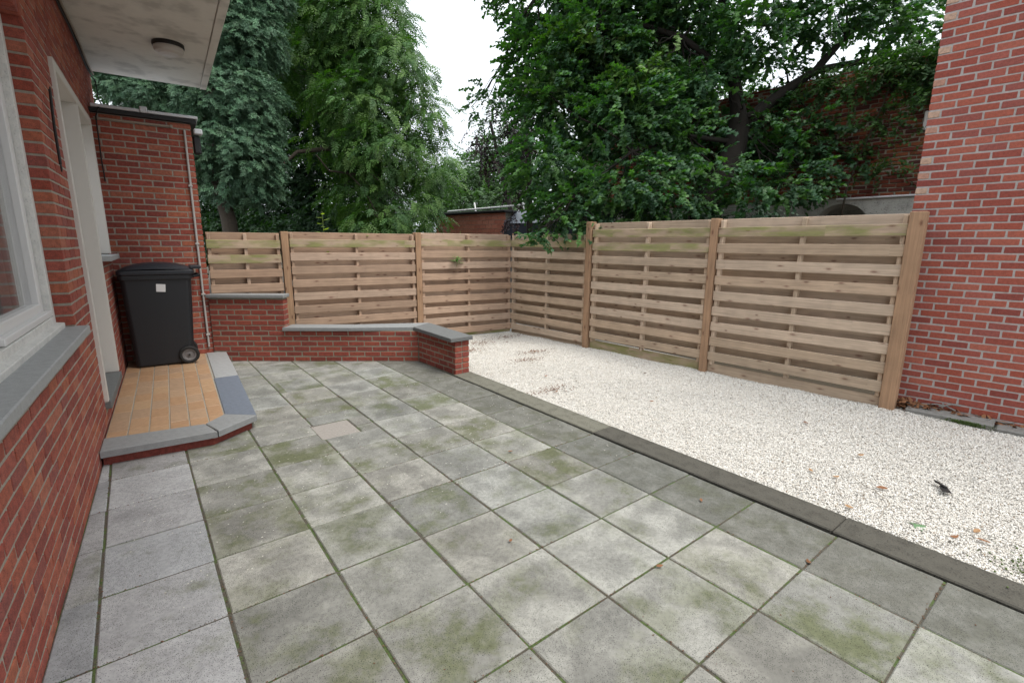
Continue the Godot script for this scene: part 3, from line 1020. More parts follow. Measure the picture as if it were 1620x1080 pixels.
func build_fences():
	var F = frame_at(Vector3(5.861, 0, -7.577), 97.0)
	var t = thing("timber_fence", "weathered horizontal slat timber fence behind the low brick wall", "fence", F)
	panel(t, -1.865, -0.03, 1.888, 0.2, 9, 0.05, [0.0, 0.12, 0.0], M.wood)
	panel(t, -3.965, -1.97, 1.865, 0.205, 9, 0.03, [0.0, 0.10, 0.0], M.wood)
	panel(t, -5.045, -4.085, 1.845, 0.212, 9, 0.03, [0.0, 0.10, 0.0], M.wood)
	for x in [-1.918, -4.025]:
		obj("post", post_mesh(0.10, 1.98, 0.15), M.post, t, Transform3D(Basis(), Vector3(x, 0.88 + (0.02 if x > -2 else 0.0), 0.012)))
	obj("corner_strip", post_mesh(0.024, 1.92, 0.024), M.post, t, Transform3D(Basis(), Vector3(-0.014, 0.95, 0.082)))
	var G = frame_at(Vector3(5.861, 0, -7.577), 175.5)
	var u = thing("timber_fence", "horizontal slat timber fence running along the white gravel to the red brick wall", "fence", G)
	panel(u, 0.06, 1.895, 1.888, 0.2, 9, 0.05, [-0.02, 0.11, 0.0], M.wood_pale)
	panel(u, 2.035, 4.005, 2.055, 0.2075, 9, 0.10, [-0.02, 0.125, -0.006], M.wood_pale)
	panel(u, 4.11, 6.075, 2.052, 0.2075, 9, 0.10, [-0.02, 0.112, -0.004], M.wood_pale)
	for p in [[1.965, 0.10, 2.075], [4.058, 0.095, 2.06], [6.14, 0.135, 2.063]]:
		obj("post", post_mesh(p[1], p[2] + 0.15, 0.15), M.post, u, Transform3D(Basis(), Vector3(p[0], p[2] * 0.5 - 0.075, 0.016)))

# ---------------------------------------------------------------- neighbour's wall, old building, shed
func build_neighbour_wall():
	var F = frame_at(Vector3(6.52, 0, -1.40), 174.5)
	var t = thing("neighbour_house", "newer red brick house wall with pale mortar beside the end fence post", "house", F)
	var x0 = -0.165
	var wall = boxes(t, "wall", M.mortar_pale, [[x0 + 0.006, 7.0, -0.1, 7.0, -0.35, -0.0042]], 0.0)
	var L = []
	lay_bricks(L, Transform3D(), x0, 3.2, -0.02, 4.95, {"pitch": 0.2115, "course": 0.07325, "mats": M.brick_new, "left": 0.105, "corner_mats": M.brick_pale, "jit": 0.0024, "turn": 0.009, "joint": 0.0148, "proud": 0.001, "bev": 0.0025})
	set_bricks(wall, F, L)
	# concrete slabs and dirt along its foot
	var slab = thing("edging_slab", "mossy concrete edging slab at the foot of the red brick wall, by the post", "slab", F, "")
	obj("slab", box_mesh(Vector3(0.68, 0.09, 0.17), 0.012, Vector3.ZERO, 0.006), M.concrete, slab, Transform3D(Basis.from_euler(Vector3(0.05, -0.03, 0.0)), Vector3(0.42, 0.002, 0.135)))
	var s2 = thing("edging_slab", "sunken concrete edging slab at the wall foot, farther from the fence", "slab", F, "")
	obj("slab", box_mesh(Vector3(1.4, 0.08, 0.19), 0.012, Vector3.ZERO, 0.006), M.concrete, s2, Transform3D(Basis.from_euler(Vector3(0.06, 0.0, 0.0)), Vector3(1.475, -0.012, 0.145)))

func build_old_building():
	var F = frame_at(Vector3(10.05, 0, -2.5), 176.0)
	var t = thing("old_brick_building", "weathered old red brick wall on a plastered base, overgrown with leaves", "building", F)
	var wall = boxes(t, "wall", M.mortar_dark, [[-7.0, 3.0, 2.52, 4.62, -0.4, -0.014]], 0.0)
	var L = []
	lay_bricks(L, Transform3D(), -6.0, 2.0, 2.54, 4.62, {"pitch": 0.205, "course": 0.068, "mats": M.brick_old, "phase": 0.03, "jit": 0.005, "turn": 0.03, "joint": 0.012, "proud": 0.012, "wobble": 0.014, "bev": 0.007, "depth": 0.07})
	set_bricks(wall, F, L)
	# plastered base with an arched opening
	var st = CSGCombiner3D.new()
	st.name = "plaster_base"
	var b = CSGBox3D.new()
	b.size = Vector3(10, 2.6, 0.4)
	b.position = Vector3(-2, 1.22, -0.19)
	b.material = M.plaster
	st.add_child(b)
	var a = CSGCylinder3D.new()
	a.radius = 0.43
	a.height = 0.7
	a.sides = 32
	a.rotation_degrees = Vector3(90, 0, 0)
	a.position = Vector3(-0.90, 2.02, -0.1)
	a.operation = CSGShape3D.OPERATION_SUBTRACTION
	a.material = M.plaster
	st.add_child(a)
	var a2 = CSGBox3D.new()
	a2.size = Vector3(0.86, 2.02, 0.7)
	a2.position = Vector3(-0.90, 1.01, -0.1)
	a2.operation = CSGShape3D.OPERATION_SUBTRACTION
	a2.material = M.plaster
	st.add_child(a2)
	t.add_child(st)
	boxes(t, "interior", M.plaster, [[-3.0, 1.5, 0.0, 2.5, -1.6, -1.5], [-3.0, 1.5, 2.42, 2.5, -1.5, -0.4]], 0.0)
	obj("conduit", tube_mesh([Vector3(-1.0, 2.525, 0.035), Vector3(3.0, 2.54, 0.035)], 0.018), M.zinc, t)
	boxes(t, "downpipe", M.paper, [[0.05, 0.10, 3.5, 3.78, 0.02, 0.08]], 0.02)

func build_shed():
	# flat roofed outbuilding beyond the corner of the fence
	var p = at(798, 372, 17.0)
	var q = at(690, 372, 19.5)
	var d = Vector3(p.x - q.x, 0, p.z - q.z)
	var az = rad_to_deg(atan2(d.x, -d.z))
	var F = frame_at(Vector3(q.x, 0, q.z), az)
	var t = thing("brick_shed", "flat roofed shed of red blocks with a dark sheet over its side", "shed", F)
	var l = d.length()
	var wall = boxes(t, "wall", M.mortar, [[0, l - 0.01, -0.1, 2.78, -3.4, -0.012]], 0.0)
	var L = []
	lay_bricks(L, Transform3D(), 0, l, 0.9, 2.78, {"pitch": 0.30, "course": 0.15, "mats": M.clay, "phase": 0.0, "joint": 0.012, "jit": 0.003})
	set_bricks(wall, F, L, "block")
	var roof = boxes(t, "roof", M.black, [[-0.1, l + 0.1, 2.80, 2.87, -3.5, 0.12]], 0.01)
	obj("roof_rail", tube_mesh([Vector3(0.4, 2.95, -0.3), Vector3(l + 0.3, 3.02, -0.3), Vector3(l + 1.6, 3.12, -0.4)], 0.035), M.paper, roof)
	for x in [l * 0.55, l + 0.7, l + 1.3]:
		obj("roof_rail", tube_mesh([Vector3(x, 2.85, -0.25), Vector3(x - 0.25, 3.22, -0.4)], 0.03), M.paper, roof)
	# the side turned to the fence: concrete below, dark sheeting above
	boxes(t, "concrete_side", M.concrete, [[l, l + 4.2, -0.1, 1.95, -3.2, -0.02]], 0.0)
	boxes(t, "sheet_front", M.sheet, [[l - 0.02, l + 4.25, 1.90, 2.42, -0.015, 0.02]], 0.006)
	var st = stb()
	var pts = [Vector3(l, 2.40, 0.06), Vector3(l + 4.25, 2.40, 0.06), Vector3(l + 4.25, 2.84, -0.55), Vector3(l, 2.84, -0.55)]
	face(st, pts, Vector3(l + 2, 2.0, -2), Vector2.ZERO)
	var pts2 = []
	for v in pts: pts2.append(v - Vector3(0, 0.03, 0.02))
	face(st, pts2, Vector3(l + 2, 5.0, 2), Vector2.ZERO)
	obj("sheet_roof", st.commit(), M.sheet_top, t)

# ---------------------------------------------------------------- trees
func leaf(st: SurfaceTool, outline: Array, xf: Transform3D, fold: float):
	var c = Vector3(0.3, 0.0, 0.0)
	var n = outline.size()
	for side in [1.0, -1.0]:
		for k in n - 1:
			var p = [c, Vector3(outline[k][0], -absf(outline[k][1]) * fold, outline[k][1] * side), Vector3(outline[k + 1][0], -absf(outline[k + 1][1]) * fold, outline[k + 1][1] * side)]
			var a = xf * p[0]
			var b = xf * p[1]
			var d = xf * p[2]
			tri(st, a, b, d, Vector2.ZERO, Vector2.ZERO, Vector2.ZERO, a - xf.basis.y)

const MAPLE := [[0.0, 0.0], [-0.04, 0.16], [-0.10, 0.40], [0.13, 0.30], [0.22, 0.45], [0.36, 0.62], [0.45, 0.36], [0.58, 0.40], [0.66, 0.20], [0.80, 0.20], [1.0, 0.0]]
const OVAL := [[0.0, 0.0], [0.25, 0.22], [0.55, 0.26], [0.85, 0.13], [1.0, 0.0]]
const LANCE := [[0.0, 0.0], [0.35, 0.16], [0.75, 0.11], [1.0, 0.0]]

func spray(kind: String, sd: int) -> ArrayMesh:
	var r = RandomNumberGenerator.new()
	r.seed = sd
	var st = stb()
	if kind == "maple" or kind == "oval":
		var n = 13
		for k in n:
			var x = 0.36 * (k + 0.4) / n
			var side = 1.0 if k % 2 else -1.0
			var b = Basis.from_euler(Vector3(r.randf_range(-0.9, 0.9), side * r.randf_range(0.2, 2.0), r.randf_range(-1.0, 0.3)))
			var s = r.randf_range(0.055, 0.085) if kind == "maple" else r.randf_range(0.05, 0.075)
			leaf(st, MAPLE if kind == "maple" else OVAL, Transform3D(b.scaled(Vector3(s, s, s)), Vector3(x, r.randf_range(-0.03, 0.02), side * 0.04 * r.randf())), 0.18)
		tube(st, [Vector3(-0.15, -0.01, 0), Vector3(0.36, 0, 0)], [0.004, 0.002], 3, false)
	elif kind == "ash":
		for f in 4:
			var fb = Basis.from_euler(Vector3(r.randf_range(-0.5, 0.5), r.randf_range(-1.0, 1.0), r.randf_range(-0.9, 0.1)))
			var o = Vector3(0.08 * f, 0, 0)
			for k in 9:
				var x = 0.05 + 0.026 * k
				var side = 1.0 if k % 2 else -1.0
				if k == 8: side = 0.0
				var b = fb * Basis.from_euler(Vector3(r.randf_range(-0.3, 0.3), side * 1.0, r.randf_range(-0.35, 0.05)))
				var s = r.randf_range(0.075, 0.105)
				leaf(st, LANCE, Transform3D(b.scaled(Vector3(s, s, s)), o + fb * Vector3(x, -x * x * 0.6, 0)), 0.15)
	else:   # cypress: flat feathery spray
		for k in 15:
			var x = 0.34 * k / 15.0
			for side in [1.0, -1.0]:
				var l = 0.17 * (1.0 - 0.55 * k / 13.0) * r.randf_range(0.7, 1.2)
				var b = Basis.from_euler(Vector3(r.randf_range(-0.25, 0.25), -side * r.randf_range(0.5, 0.85), r.randf_range(-0.35, 0.15)))
				for m in 4:
					var bb = b * Basis.from_euler(Vector3(r.randf_range(-0.4, 0.4), r.randf_range(-0.5, 0.5) * m, 0))
					leaf(st, LANCE, Transform3D(bb.scaled(Vector3(l * (0.8 - 0.15 * m), l, l * 0.26)), Vector3(x, 0, 0) + b.x * l * 0.28 * m), 0.1)
	return st.commit()

var sprays := {}

func crown(t: Node3D, base: Vector3, blobs: Array, kind: String, mat: Material, cols: Array, density: float, smin: float, smax: float, droop: float, sd: int, gap := 0.0, called := "crown"):
	if not sprays.has(kind): sprays[kind] = spray(kind, 21)
	var r = RandomNumberGenerator.new()
	r.seed = sd
	var n = FastNoiseLite.new()
	n.seed = sd
	n.frequency = 0.75
	var xs = []
	var cs = []
	for b in blobs:   # [centre, radii, density factor]
		var vol = 4.19 * b[1].x * b[1].y * b[1].z
		var count = int(vol * density * b[2])
		for k in count:
			var d = Vector3(r.randfn(), r.randfn(), r.randfn()).normalized()
			var q = pow(r.randf(), 0.42)
			var p = b[0] + d * q * b[1]
			if n.get_noise_3dv(p * 1.6) < gap - 0.25: continue
			var out = (d * Vector3(1, 0.45, 1) + Vector3(0, -droop, 0) + Vector3(r.randf_range(-0.6, 0.6), r.randf_range(-0.4, 0.4), r.randf_range(-0.6, 0.6))).normalized()
			var z = out.cross(Vector3(r.randf_range(-0.5, 0.5), 1, r.randf_range(-0.5, 0.5))).normalized()
			var y = z.cross(out)
			var s = r.randf_range(smin, smax)
			xs.append(Transform3D(Basis(out * s, y * s, z * s), p - base))
			var c = cols[r.randi() % cols.size()]
			var v = r.randf_range(0.75, 1.25)
			if b.size() > 3: c = b[3]
			cs.append(Color(c[0] * v, c[1] * v, c[2] * v))
	var mm = MultiMesh.new()
	mm.transform_format = MultiMesh.TRANSFORM_3D
	mm.use_colors = true
	mm.mesh = sprays[kind]
	mm.instance_count = xs.size()
	for i in xs.size():
		mm.set_instance_transform(i, xs[i])
		mm.set_instance_color(i, cs[i])
	var o = MultiMeshInstance3D.new()
	o.name = called
	o.multimesh = mm
	o.material_override = mat
	o.set_meta("kind", "stuff")
	t.add_child(o, true)
	return o

func wander(a: Vector3, b: Vector3, n: int, amp: float, r: RandomNumberGenerator) -> Array:
	var pts = [a]
	var off = Vector3.ZERO
	for k in range(1, n):
		var f = float(k) / n
		off += Vector3(r.randf_range(-1, 1), r.randf_range(-1, 1), r.randf_range(-1, 1)) * amp / sqrt(n)
		pts.append(a.lerp(b, f) + off * sin(PI * f))
	pts.append(b)
	return pts

func limb(t: Node3D, base: Vector3, pts: Array, r0: float, r1: float, called: String, m: Material, sides := 10):
	var lp = []
	var rad = []
	for k in pts.size():
		lp.append(pts[k] - base)
		rad.append(lerpf(r0, r1, pow(float(k) / (pts.size() - 1), 0.8)))
	var st = stb()
	tube(st, lp, rad, sides)
	return obj(called, st.commit(), m, t)

func twigs(t: Node3D, base: Vector3, starts: Array, blobs: Array, per: int, r0: float, m: Material, sd: int):
	var r = RandomNumberGenerator.new()
	r.seed = sd
	var st = stb()
	for b in blobs:
		var best = starts[0]
		for s in starts:
			if (s - b[0]).length() < (best - b[0]).length(): best = s
		var main = wander(best, b[0], 5, 0.18, r)
		var lp = []
		var rad = []
		for k in main.size():
			lp.append(main[k] - base)
			rad.append(lerpf(r0, r0 * 0.35, float(k) / (main.size() - 1)))
		tube(st, lp, rad, 6, false)
		for k in per:
			var d = Vector3(r.randfn(), r.randfn() * 0.7, r.randfn()).normalized()
			var e = b[0] + d * b[1] * r.randf_range(0.6, 0.95)
			var from = main[2 + r.randi() % 4]
			var tw = wander(from, e, 4, 0.12, r)
			var lq = []
			var rq = []
			for q in tw.size():
				lq.append(tw[q] - base)
				rq.append(lerpf(r0 * 0.35, 0.004, float(q) / (tw.size() - 1)))
			tube(st, lq, rq, 5, false)
	var o = obj("branches", st.commit(), m, t)
	o.set_meta("kind", "stuff")

func pb(px: float, py: float, d: float, rx: float, ry: float, rz := -1.0, f := 1.0, c := []) -> Array:
	var b = [at(px, py, d), Vector3(rx, ry, rx if rz < 0 else rz), f]
	if c.size(): b.append(c)
	return b

func build_trees():
	var r = RandomNumberGenerator.new()
	r.seed = 909
	# --- maple behind the right-hand fence
	var tb = at(1108, 320, 8.9)
	tb.y = 0
	var t = thing("maple_tree", "large maple with forked dark trunk leaning over the gravel side fence", "tree", Transform3D(Basis(), tb))
	var fork = at(1170, 190, 8.9)
	limb(t, tb, [tb + Vector3(-0.25, -0.2, 0), at(1112, 325, 8.9), at(1135, 285, 8.9), at(1160, 245, 8.9), at(1168, 210, 8.9), fork], 0.27, 0.18, "trunk", M.bark_dark, 14)
	var lA = [fork, at(1163, 140, 8.9), at(1155, 80, 9.0), at(1147, 10, 9.1), at(1135, -120, 9.3)]
	var lB = [at(1168, 205, 8.9), at(1205, 172, 8.8), at(1250, 138, 8.7), at(1290, 112, 8.6), at(1340, 55, 8.5), at(1400, -20, 8.5)]
	var lC = [at(1290, 112, 8.6), at(1370, 95, 8.4), at(1450, 75, 8.2)]
	var lD = [at(1160, 120, 8.9), at(1080, 60, 8.8), at(960, 20, 8.8), at(850, -10, 9.0)]
	var lE = [at(1165, 225, 8.9), at(1090, 215, 8.6), at(1000, 240, 8.4), at(920, 300, 8.4)]
	limb(t, tb, lA, 0.15, 0.06, "limb", M.bark_dark)
	limb(t, tb, lB, 0.13, 0.04, "limb", M.bark_dark)
	limb(t, tb, lC, 0.07, 0.02, "limb", M.bark_dark)
	limb(t, tb, lD, 0.075, 0.02, "limb", M.bark_dark)
	limb(t, tb, lE, 0.05, 0.015, "limb", M.bark_dark)
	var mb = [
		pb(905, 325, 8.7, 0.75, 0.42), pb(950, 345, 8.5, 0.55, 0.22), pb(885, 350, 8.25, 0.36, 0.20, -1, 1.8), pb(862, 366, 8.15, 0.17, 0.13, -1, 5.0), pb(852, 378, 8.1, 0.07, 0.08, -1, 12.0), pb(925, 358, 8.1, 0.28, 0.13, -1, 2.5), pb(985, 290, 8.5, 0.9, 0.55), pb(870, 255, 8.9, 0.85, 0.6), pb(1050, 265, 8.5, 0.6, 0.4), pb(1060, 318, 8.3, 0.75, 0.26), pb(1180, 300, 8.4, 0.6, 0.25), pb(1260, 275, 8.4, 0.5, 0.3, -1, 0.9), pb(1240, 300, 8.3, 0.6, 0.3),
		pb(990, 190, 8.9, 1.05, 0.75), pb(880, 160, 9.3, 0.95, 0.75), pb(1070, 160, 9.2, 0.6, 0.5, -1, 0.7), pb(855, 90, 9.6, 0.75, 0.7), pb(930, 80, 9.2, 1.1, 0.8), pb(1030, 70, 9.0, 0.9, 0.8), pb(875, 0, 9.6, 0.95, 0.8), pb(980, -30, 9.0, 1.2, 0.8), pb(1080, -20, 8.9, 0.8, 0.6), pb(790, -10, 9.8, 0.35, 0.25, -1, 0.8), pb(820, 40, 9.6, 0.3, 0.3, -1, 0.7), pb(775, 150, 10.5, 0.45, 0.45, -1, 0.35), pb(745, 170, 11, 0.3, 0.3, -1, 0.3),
		pb(950, 75, 8.4, 0.45, 0.3, -1, 0.8, [0.13, 0.24, 0.05]), pb(1010, 110, 8.3, 0.4, 0.25, -1, 0.8, [0.12, 0.23, 0.05]), pb(1060, 60, 8.3, 0.35, 0.3, -1, 0.7, [0.12, 0.22, 0.05]), pb(900, 60, 8.8, 0.4, 0.3, -1, 0.7, [0.11, 0.21, 0.05]), pb(870, 150, 8.6, 0.4, 0.35, -1, 0.7, [0.09, 0.18, 0.045]),  # clumps with light shining through the leaves painted in as paler colour
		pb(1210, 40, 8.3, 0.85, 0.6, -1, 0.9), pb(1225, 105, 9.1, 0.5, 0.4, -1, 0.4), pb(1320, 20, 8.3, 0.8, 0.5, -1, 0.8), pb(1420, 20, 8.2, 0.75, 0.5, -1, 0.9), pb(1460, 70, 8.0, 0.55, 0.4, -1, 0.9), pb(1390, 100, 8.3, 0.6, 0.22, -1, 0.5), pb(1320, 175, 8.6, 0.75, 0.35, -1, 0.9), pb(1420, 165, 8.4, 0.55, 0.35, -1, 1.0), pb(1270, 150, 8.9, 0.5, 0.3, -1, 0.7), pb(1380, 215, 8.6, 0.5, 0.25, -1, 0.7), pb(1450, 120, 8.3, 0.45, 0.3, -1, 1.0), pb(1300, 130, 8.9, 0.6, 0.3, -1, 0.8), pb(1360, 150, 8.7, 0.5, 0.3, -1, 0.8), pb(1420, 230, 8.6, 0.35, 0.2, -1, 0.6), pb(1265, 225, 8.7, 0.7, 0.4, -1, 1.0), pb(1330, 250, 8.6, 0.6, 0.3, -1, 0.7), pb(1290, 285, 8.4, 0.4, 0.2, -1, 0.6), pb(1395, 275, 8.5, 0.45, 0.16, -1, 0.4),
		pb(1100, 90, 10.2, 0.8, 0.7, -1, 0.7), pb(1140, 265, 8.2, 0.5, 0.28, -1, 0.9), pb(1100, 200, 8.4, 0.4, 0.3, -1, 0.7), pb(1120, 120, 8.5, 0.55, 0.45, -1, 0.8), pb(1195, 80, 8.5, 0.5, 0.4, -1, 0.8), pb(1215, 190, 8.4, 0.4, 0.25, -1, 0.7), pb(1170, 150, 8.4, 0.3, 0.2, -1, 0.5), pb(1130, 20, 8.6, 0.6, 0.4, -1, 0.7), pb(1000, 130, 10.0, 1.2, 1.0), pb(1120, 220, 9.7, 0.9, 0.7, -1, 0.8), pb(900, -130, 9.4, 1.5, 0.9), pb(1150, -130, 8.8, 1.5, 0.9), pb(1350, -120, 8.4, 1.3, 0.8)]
	twigs(t, tb, [fork, lA[2], lA[3], lB[2], lB[3], lB[4], lC[1], lC[2], lD[1], lD[2], lD[3], lE[1], lE[2], lE[3]], mb, 4, 0.022, M.bark_dark, 51)
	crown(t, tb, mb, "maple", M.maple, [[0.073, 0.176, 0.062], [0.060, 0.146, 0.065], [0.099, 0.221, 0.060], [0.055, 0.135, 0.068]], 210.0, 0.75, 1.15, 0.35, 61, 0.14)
	# --- light green ash left of the sky gap
	var ab = at(600, 372, 14.5)
	ab.y = 0
	var a = thing("ash_tree", "tall bright green feathery leaved tree behind the left fence", "tree", Transform3D(Basis(), ab))
	limb(a, ab, [ab - Vector3(0, 0.2, 0), at(597, 300, 14.5), at(590, 180, 14.5), at(595, 60, 14.5), at(600, -150, 14.5)], 0.26, 0.10, "trunk", M.bark)
	var al = [at(596, 260, 14.5), at(520, 235, 13.2), at(470, 240, 12.6), at(445, 262, 12.4)]
	limb(a, ab, al, 0.09, 0.03, "limb", M.bark)
	limb(a, ab, [at(595, 300, 14.5), at(560, 275, 13.2), at(520, 270, 12.6), at(500, 245, 12.2)], 0.05, 0.015, "limb", M.bark)
	var bl = [pb(560, 40, 13.8, 1.7, 1.3), pb(480, 110, 13.4, 1.1, 0.9), pb(500, 20, 14, 1.4, 1.2), pb(610, 110, 13.6, 1.3, 1.0), pb(662, 180, 13.8, 0.9, 0.8), pb(560, 170, 13.2, 1.2, 0.9), pb(600, 240, 13.4, 1.2, 0.8), pb(675, 260, 13.8, 0.9, 0.8), pb(660, 330, 13.6, 0.8, 0.6), pb(600, 345, 13.0, 1.0, 0.5), pb(570, 310, 13.8, 1.0, 0.6), pb(682, 215, 14.2, 0.4, 0.5, -1, 0.7), pb(530, 230, 13.0, 0.8, 0.5, -1, 0.8), pb(625, 30, 14.2, 0.6, 0.8, -1, 0.6), pb(645, 90, 14.2, 0.4, 0.5, -1, 0.6), pb(420, 20, 14.4, 1.2, 1.1), pb(560, -100, 14, 2.0, 1.3), pb(440, -80, 14.2, 1.6, 1.2)]
	twigs(a, ab, [at(590, 180, 14.5), at(595, 60, 14.5), at(520, 235, 13.2), at(600, -60, 14.5)], bl, 3, 0.03, M.bark, 52)
	crown(a, ab, bl, "ash", M.ash, [[0.096, 0.204, 0.048], [0.077, 0.174, 0.046], [0.126, 0.240, 0.055], [0.065, 0.150, 0.048]], 80.0, 0.85, 1.3, 0.45, 62, 0.06)
	# --- blue green cypress behind the annex
	var cb = at(352, 372, 11.4)
	cb.y = 0
	var c = thing("cypress_tree", "blue green cypress with drooping feathery sprays beside the brick annex", "tree", Transform3D(Basis(), cb))
	limb(c, cb, [cb + Vector3(0.25, -0.2, 0), at(362, 350, 11.4), at(345, 290, 11.4), at(335, 200, 11.4), at(330, 60, 11.4), at(330, -200, 11.4)], 0.20, 0.08, "trunk", M.bark)
	var cl = [pb(395, 250, 11.0, 0.75, 0.75), pb(340, 235, 10.9, 0.7, 0.6), pb(400, 160, 11.0, 0.7, 0.7), pb(340, 150, 11.0, 0.8, 0.7), pb(395, 60, 11.1, 0.8, 0.8), pb(345, 60, 11.2, 0.9, 0.9), pb(280, 150, 11.3, 0.8, 0.6), pb(215, 140, 11.5, 0.7, 0.5), pb(250, 90, 11.5, 0.9, 0.8), pb(390, -30, 11.2, 1.0, 0.9), pb(300, -20, 11.3, 1.2, 1.0), pb(420, 205, 11.2, 0.4, 0.5), pb(415, 300, 11.2, 0.42, 0.4), pb(375, 300, 11.2, 0.6, 0.35, -1, 0.7), pb(320, 290, 11.4, 0.4, 0.5, -1, 0.7), pb(170, 90, 11.8, 0.9, 0.8)]
	crown(c, cb, cl, "cypress", M.cypress, [[0.074, 0.162, 0.088], [0.058, 0.132, 0.071], [0.096, 0.200, 0.106], [0.069, 0.145, 0.070]], 430.0, 0.5, 0.85, 0.75, 63, 0.02)
	# --- weeping purple beech at the fence corner
	var ub = at(838, 372, 12.6)
	ub.y = 0
	var u = thing("purple_beech", "thin weeping purple leaved tree behind the fence corner", "tree", Transform3D(Basis(), ub))
	limb(u, ub, [ub - Vector3(0, 0.2, 0), at(838, 300, 12.6), at(832, 180, 12.6), at(815, 110, 12.4)], 0.10, 0.04, "trunk", M.bark_dark)
	var ul = [pb(808, 345, 11.6, 0.20, 0.28), pb(812, 290, 11.7, 0.26, 0.5), pb(770, 245, 11.9, 0.30, 0.45), pb(752, 215, 12, 0.25, 0.3, -1, 0.7), pb(825, 220, 12, 0.4, 0.6), pb(840, 150, 12.2, 0.5, 0.6), pb(795, 170, 12.2, 0.3, 0.5, -1, 0.5)]
	twigs(u, ub, [at(832, 180, 12.6), at(815, 110, 12.4)], ul, 3, 0.014, M.bark_dark, 53)
	crown(u, ub, ul, "oval", M.purple, [[0.030, 0.014, 0.020], [0.022, 0.012, 0.016], [0.045, 0.018, 0.022]], 330.0, 0.8, 1.2, 1.3, 64, 0.0)
	# a small tuft of the same reddish leaves against the ash
	# --- trees behind, the dense one added to block sky light through the crowns
	var far = [
		["added_dense_tree", "dense green tree added behind the ash and the cypress to block sky light", 470, 17.5, [pb(440, 330, 17, 2.2, 1.3), pb(540, 330, 17.2, 2.0, 1.4), pb(480, 250, 17.3, 2.2, 1.5), pb(380, 300, 16.5, 1.8, 1.6), pb(570, 250, 17.6, 1.8, 1.4), pb(420, 180, 17.5, 2.2, 1.6), pb(330, 220, 17, 2.0, 1.8), pb(500, 150, 18, 2.2, 1.6), pb(280, 330, 16.5, 1.8, 1.4), pb(620, 340, 17.5, 1.5, 1.0), pb(240, 180, 17, 2.0, 1.6), pb(400, 60, 18, 2.6, 2.0), pb(420, 372, 15, 1.6, 0.7, -1, 1.6), pb(500, 372, 15, 1.6, 0.7, -1, 1.6), pb(580, 376, 15.5, 1.5, 0.6, -1, 1.6), pb(340, 372, 14.5, 1.5, 0.7, -1, 1.6)], "oval", [[0.043, 0.098, 0.041], [0.055, 0.120, 0.048], [0.036, 0.084, 0.041]], 26.0, 1.6, 2.4],
		["leafy_tree", "green leafy tree filling the gap behind the maple trunk", 1040, 15.0, [pb(960, 300, 14.5, 1.6, 1.0), pb(1080, 290, 14.5, 1.6, 1.2), pb(1020, 200, 15, 1.9, 1.4), pb(920, 220, 15, 1.4, 1.2), pb(1130, 180, 14.5, 1.5, 1.3), pb(960, 110, 15.4, 1.8, 1.3), pb(1080, 80, 15, 1.8, 1.4), pb(1180, 260, 14, 1.2, 1.0), pb(900, 330, 15.0, 1.0, 0.6)], "oval", [[0.085, 0.19, 0.040], [0.11, 0.23, 0.045], [0.060, 0.145, 0.036]], 38.0, 1.3, 1.9],
		["distant_tree", "pale green distant tree above the shed roof", 745, 34.0, [pb(740, 290, 33, 2.6, 1.9), pb(700, 300, 33, 2.0, 1.7), pb(790, 270, 34, 2.6, 2.6), pb(830, 300, 32, 2.0, 1.6), pb(760, 320, 31, 2.4, 1.0), pb(690, 330, 31, 1.6, 1.2)], "oval", [[0.085, 0.16, 0.060], [0.10, 0.19, 0.075], [0.07, 0.135, 0.055]], 9.0, 2.6, 3.8],
		["distant_tree", "grey green distant tree half hidden behind the maple leaves", 815, 27.0, [pb(810, 230, 27, 1.3, 1.6), pb(775, 190, 27, 0.9, 1.0, -1, 0.5), pb(750, 150, 27, 0.5, 0.5, -1, 0.4)], "oval", [[0.05, 0.11, 0.045], [0.065, 0.13, 0.055]], 16.0, 2.0, 3.0]]
	for q in far:
		var fb = at(q[2], 372, q[3])
		fb.y = 0
		var o = thing(q[0], q[1], "tree", Transform3D(Basis(), fb))
		limb(o, fb, [fb - Vector3(0, 0.2, 0), fb + Vector3(0.1, 2.2, 0), q[4][q[4].size() / 2][0]], 0.22, 0.08, "trunk", M.bark_dark)
		crown(o, fb, q[4], q[5], M.plain_leaf, q[6], q[7], q[8], q[9], 0.4, q[2], 0.0)
	# ivy on the old wall
	var ib = Vector3(9.85, 0, -2.4)
	var iv = thing("ivy", "green climbing leaves hanging over the old red brick wall", "ivy", Transform3D(Basis(), ib))
	var wf = frame_at(Vector3(10.05, 0, -2.5), 176.0)
	var il = []
	for q in [[-0.2, 4.55, 0.5, 0.28], [0.5, 4.6, 0.55, 0.3], [-0.9, 4.5, 0.5, 0.26], [1.0, 4.5, 0.4, 0.35], [-1.7, 4.5, 0.5, 0.3], [0.0, 4.1, 0.4, 0.3], [-0.5, 3.7, 0.35, 0.25], [0.3, 3.55, 0.3, 0.2], [-0.9, 3.3, 0.4, 0.25], [-1.6, 3.4, 0.4, 0.4], [0.55, 3.0, 0.25, 0.14], [-0.3, 3.0, 0.3, 0.16], [-2.4, 3.6, 0.6, 0.6], [0.95, 4.0, 0.2, 0.2], [-0.1, 4.45, 0.5, 0.3], [0.3, 4.5, 0.5, 0.32], [-0.6, 4.5, 0.5, 0.3], [-1.2, 4.48, 0.4, 0.25], [0.0, 3.85, 0.35, 0.3]]:
		il.append([wf * Vector3(q[0], q[1], 0.16), Vector3(0.14, q[3], q[2]), 1.0])
	limb(iv, ib, wander(wf * Vector3(-1.2, 0.0, 0.06), wf * Vector3(-0.4, 4.4, 0.08), 8, 0.3, r), 0.03, 0.01, "stem", M.bark)
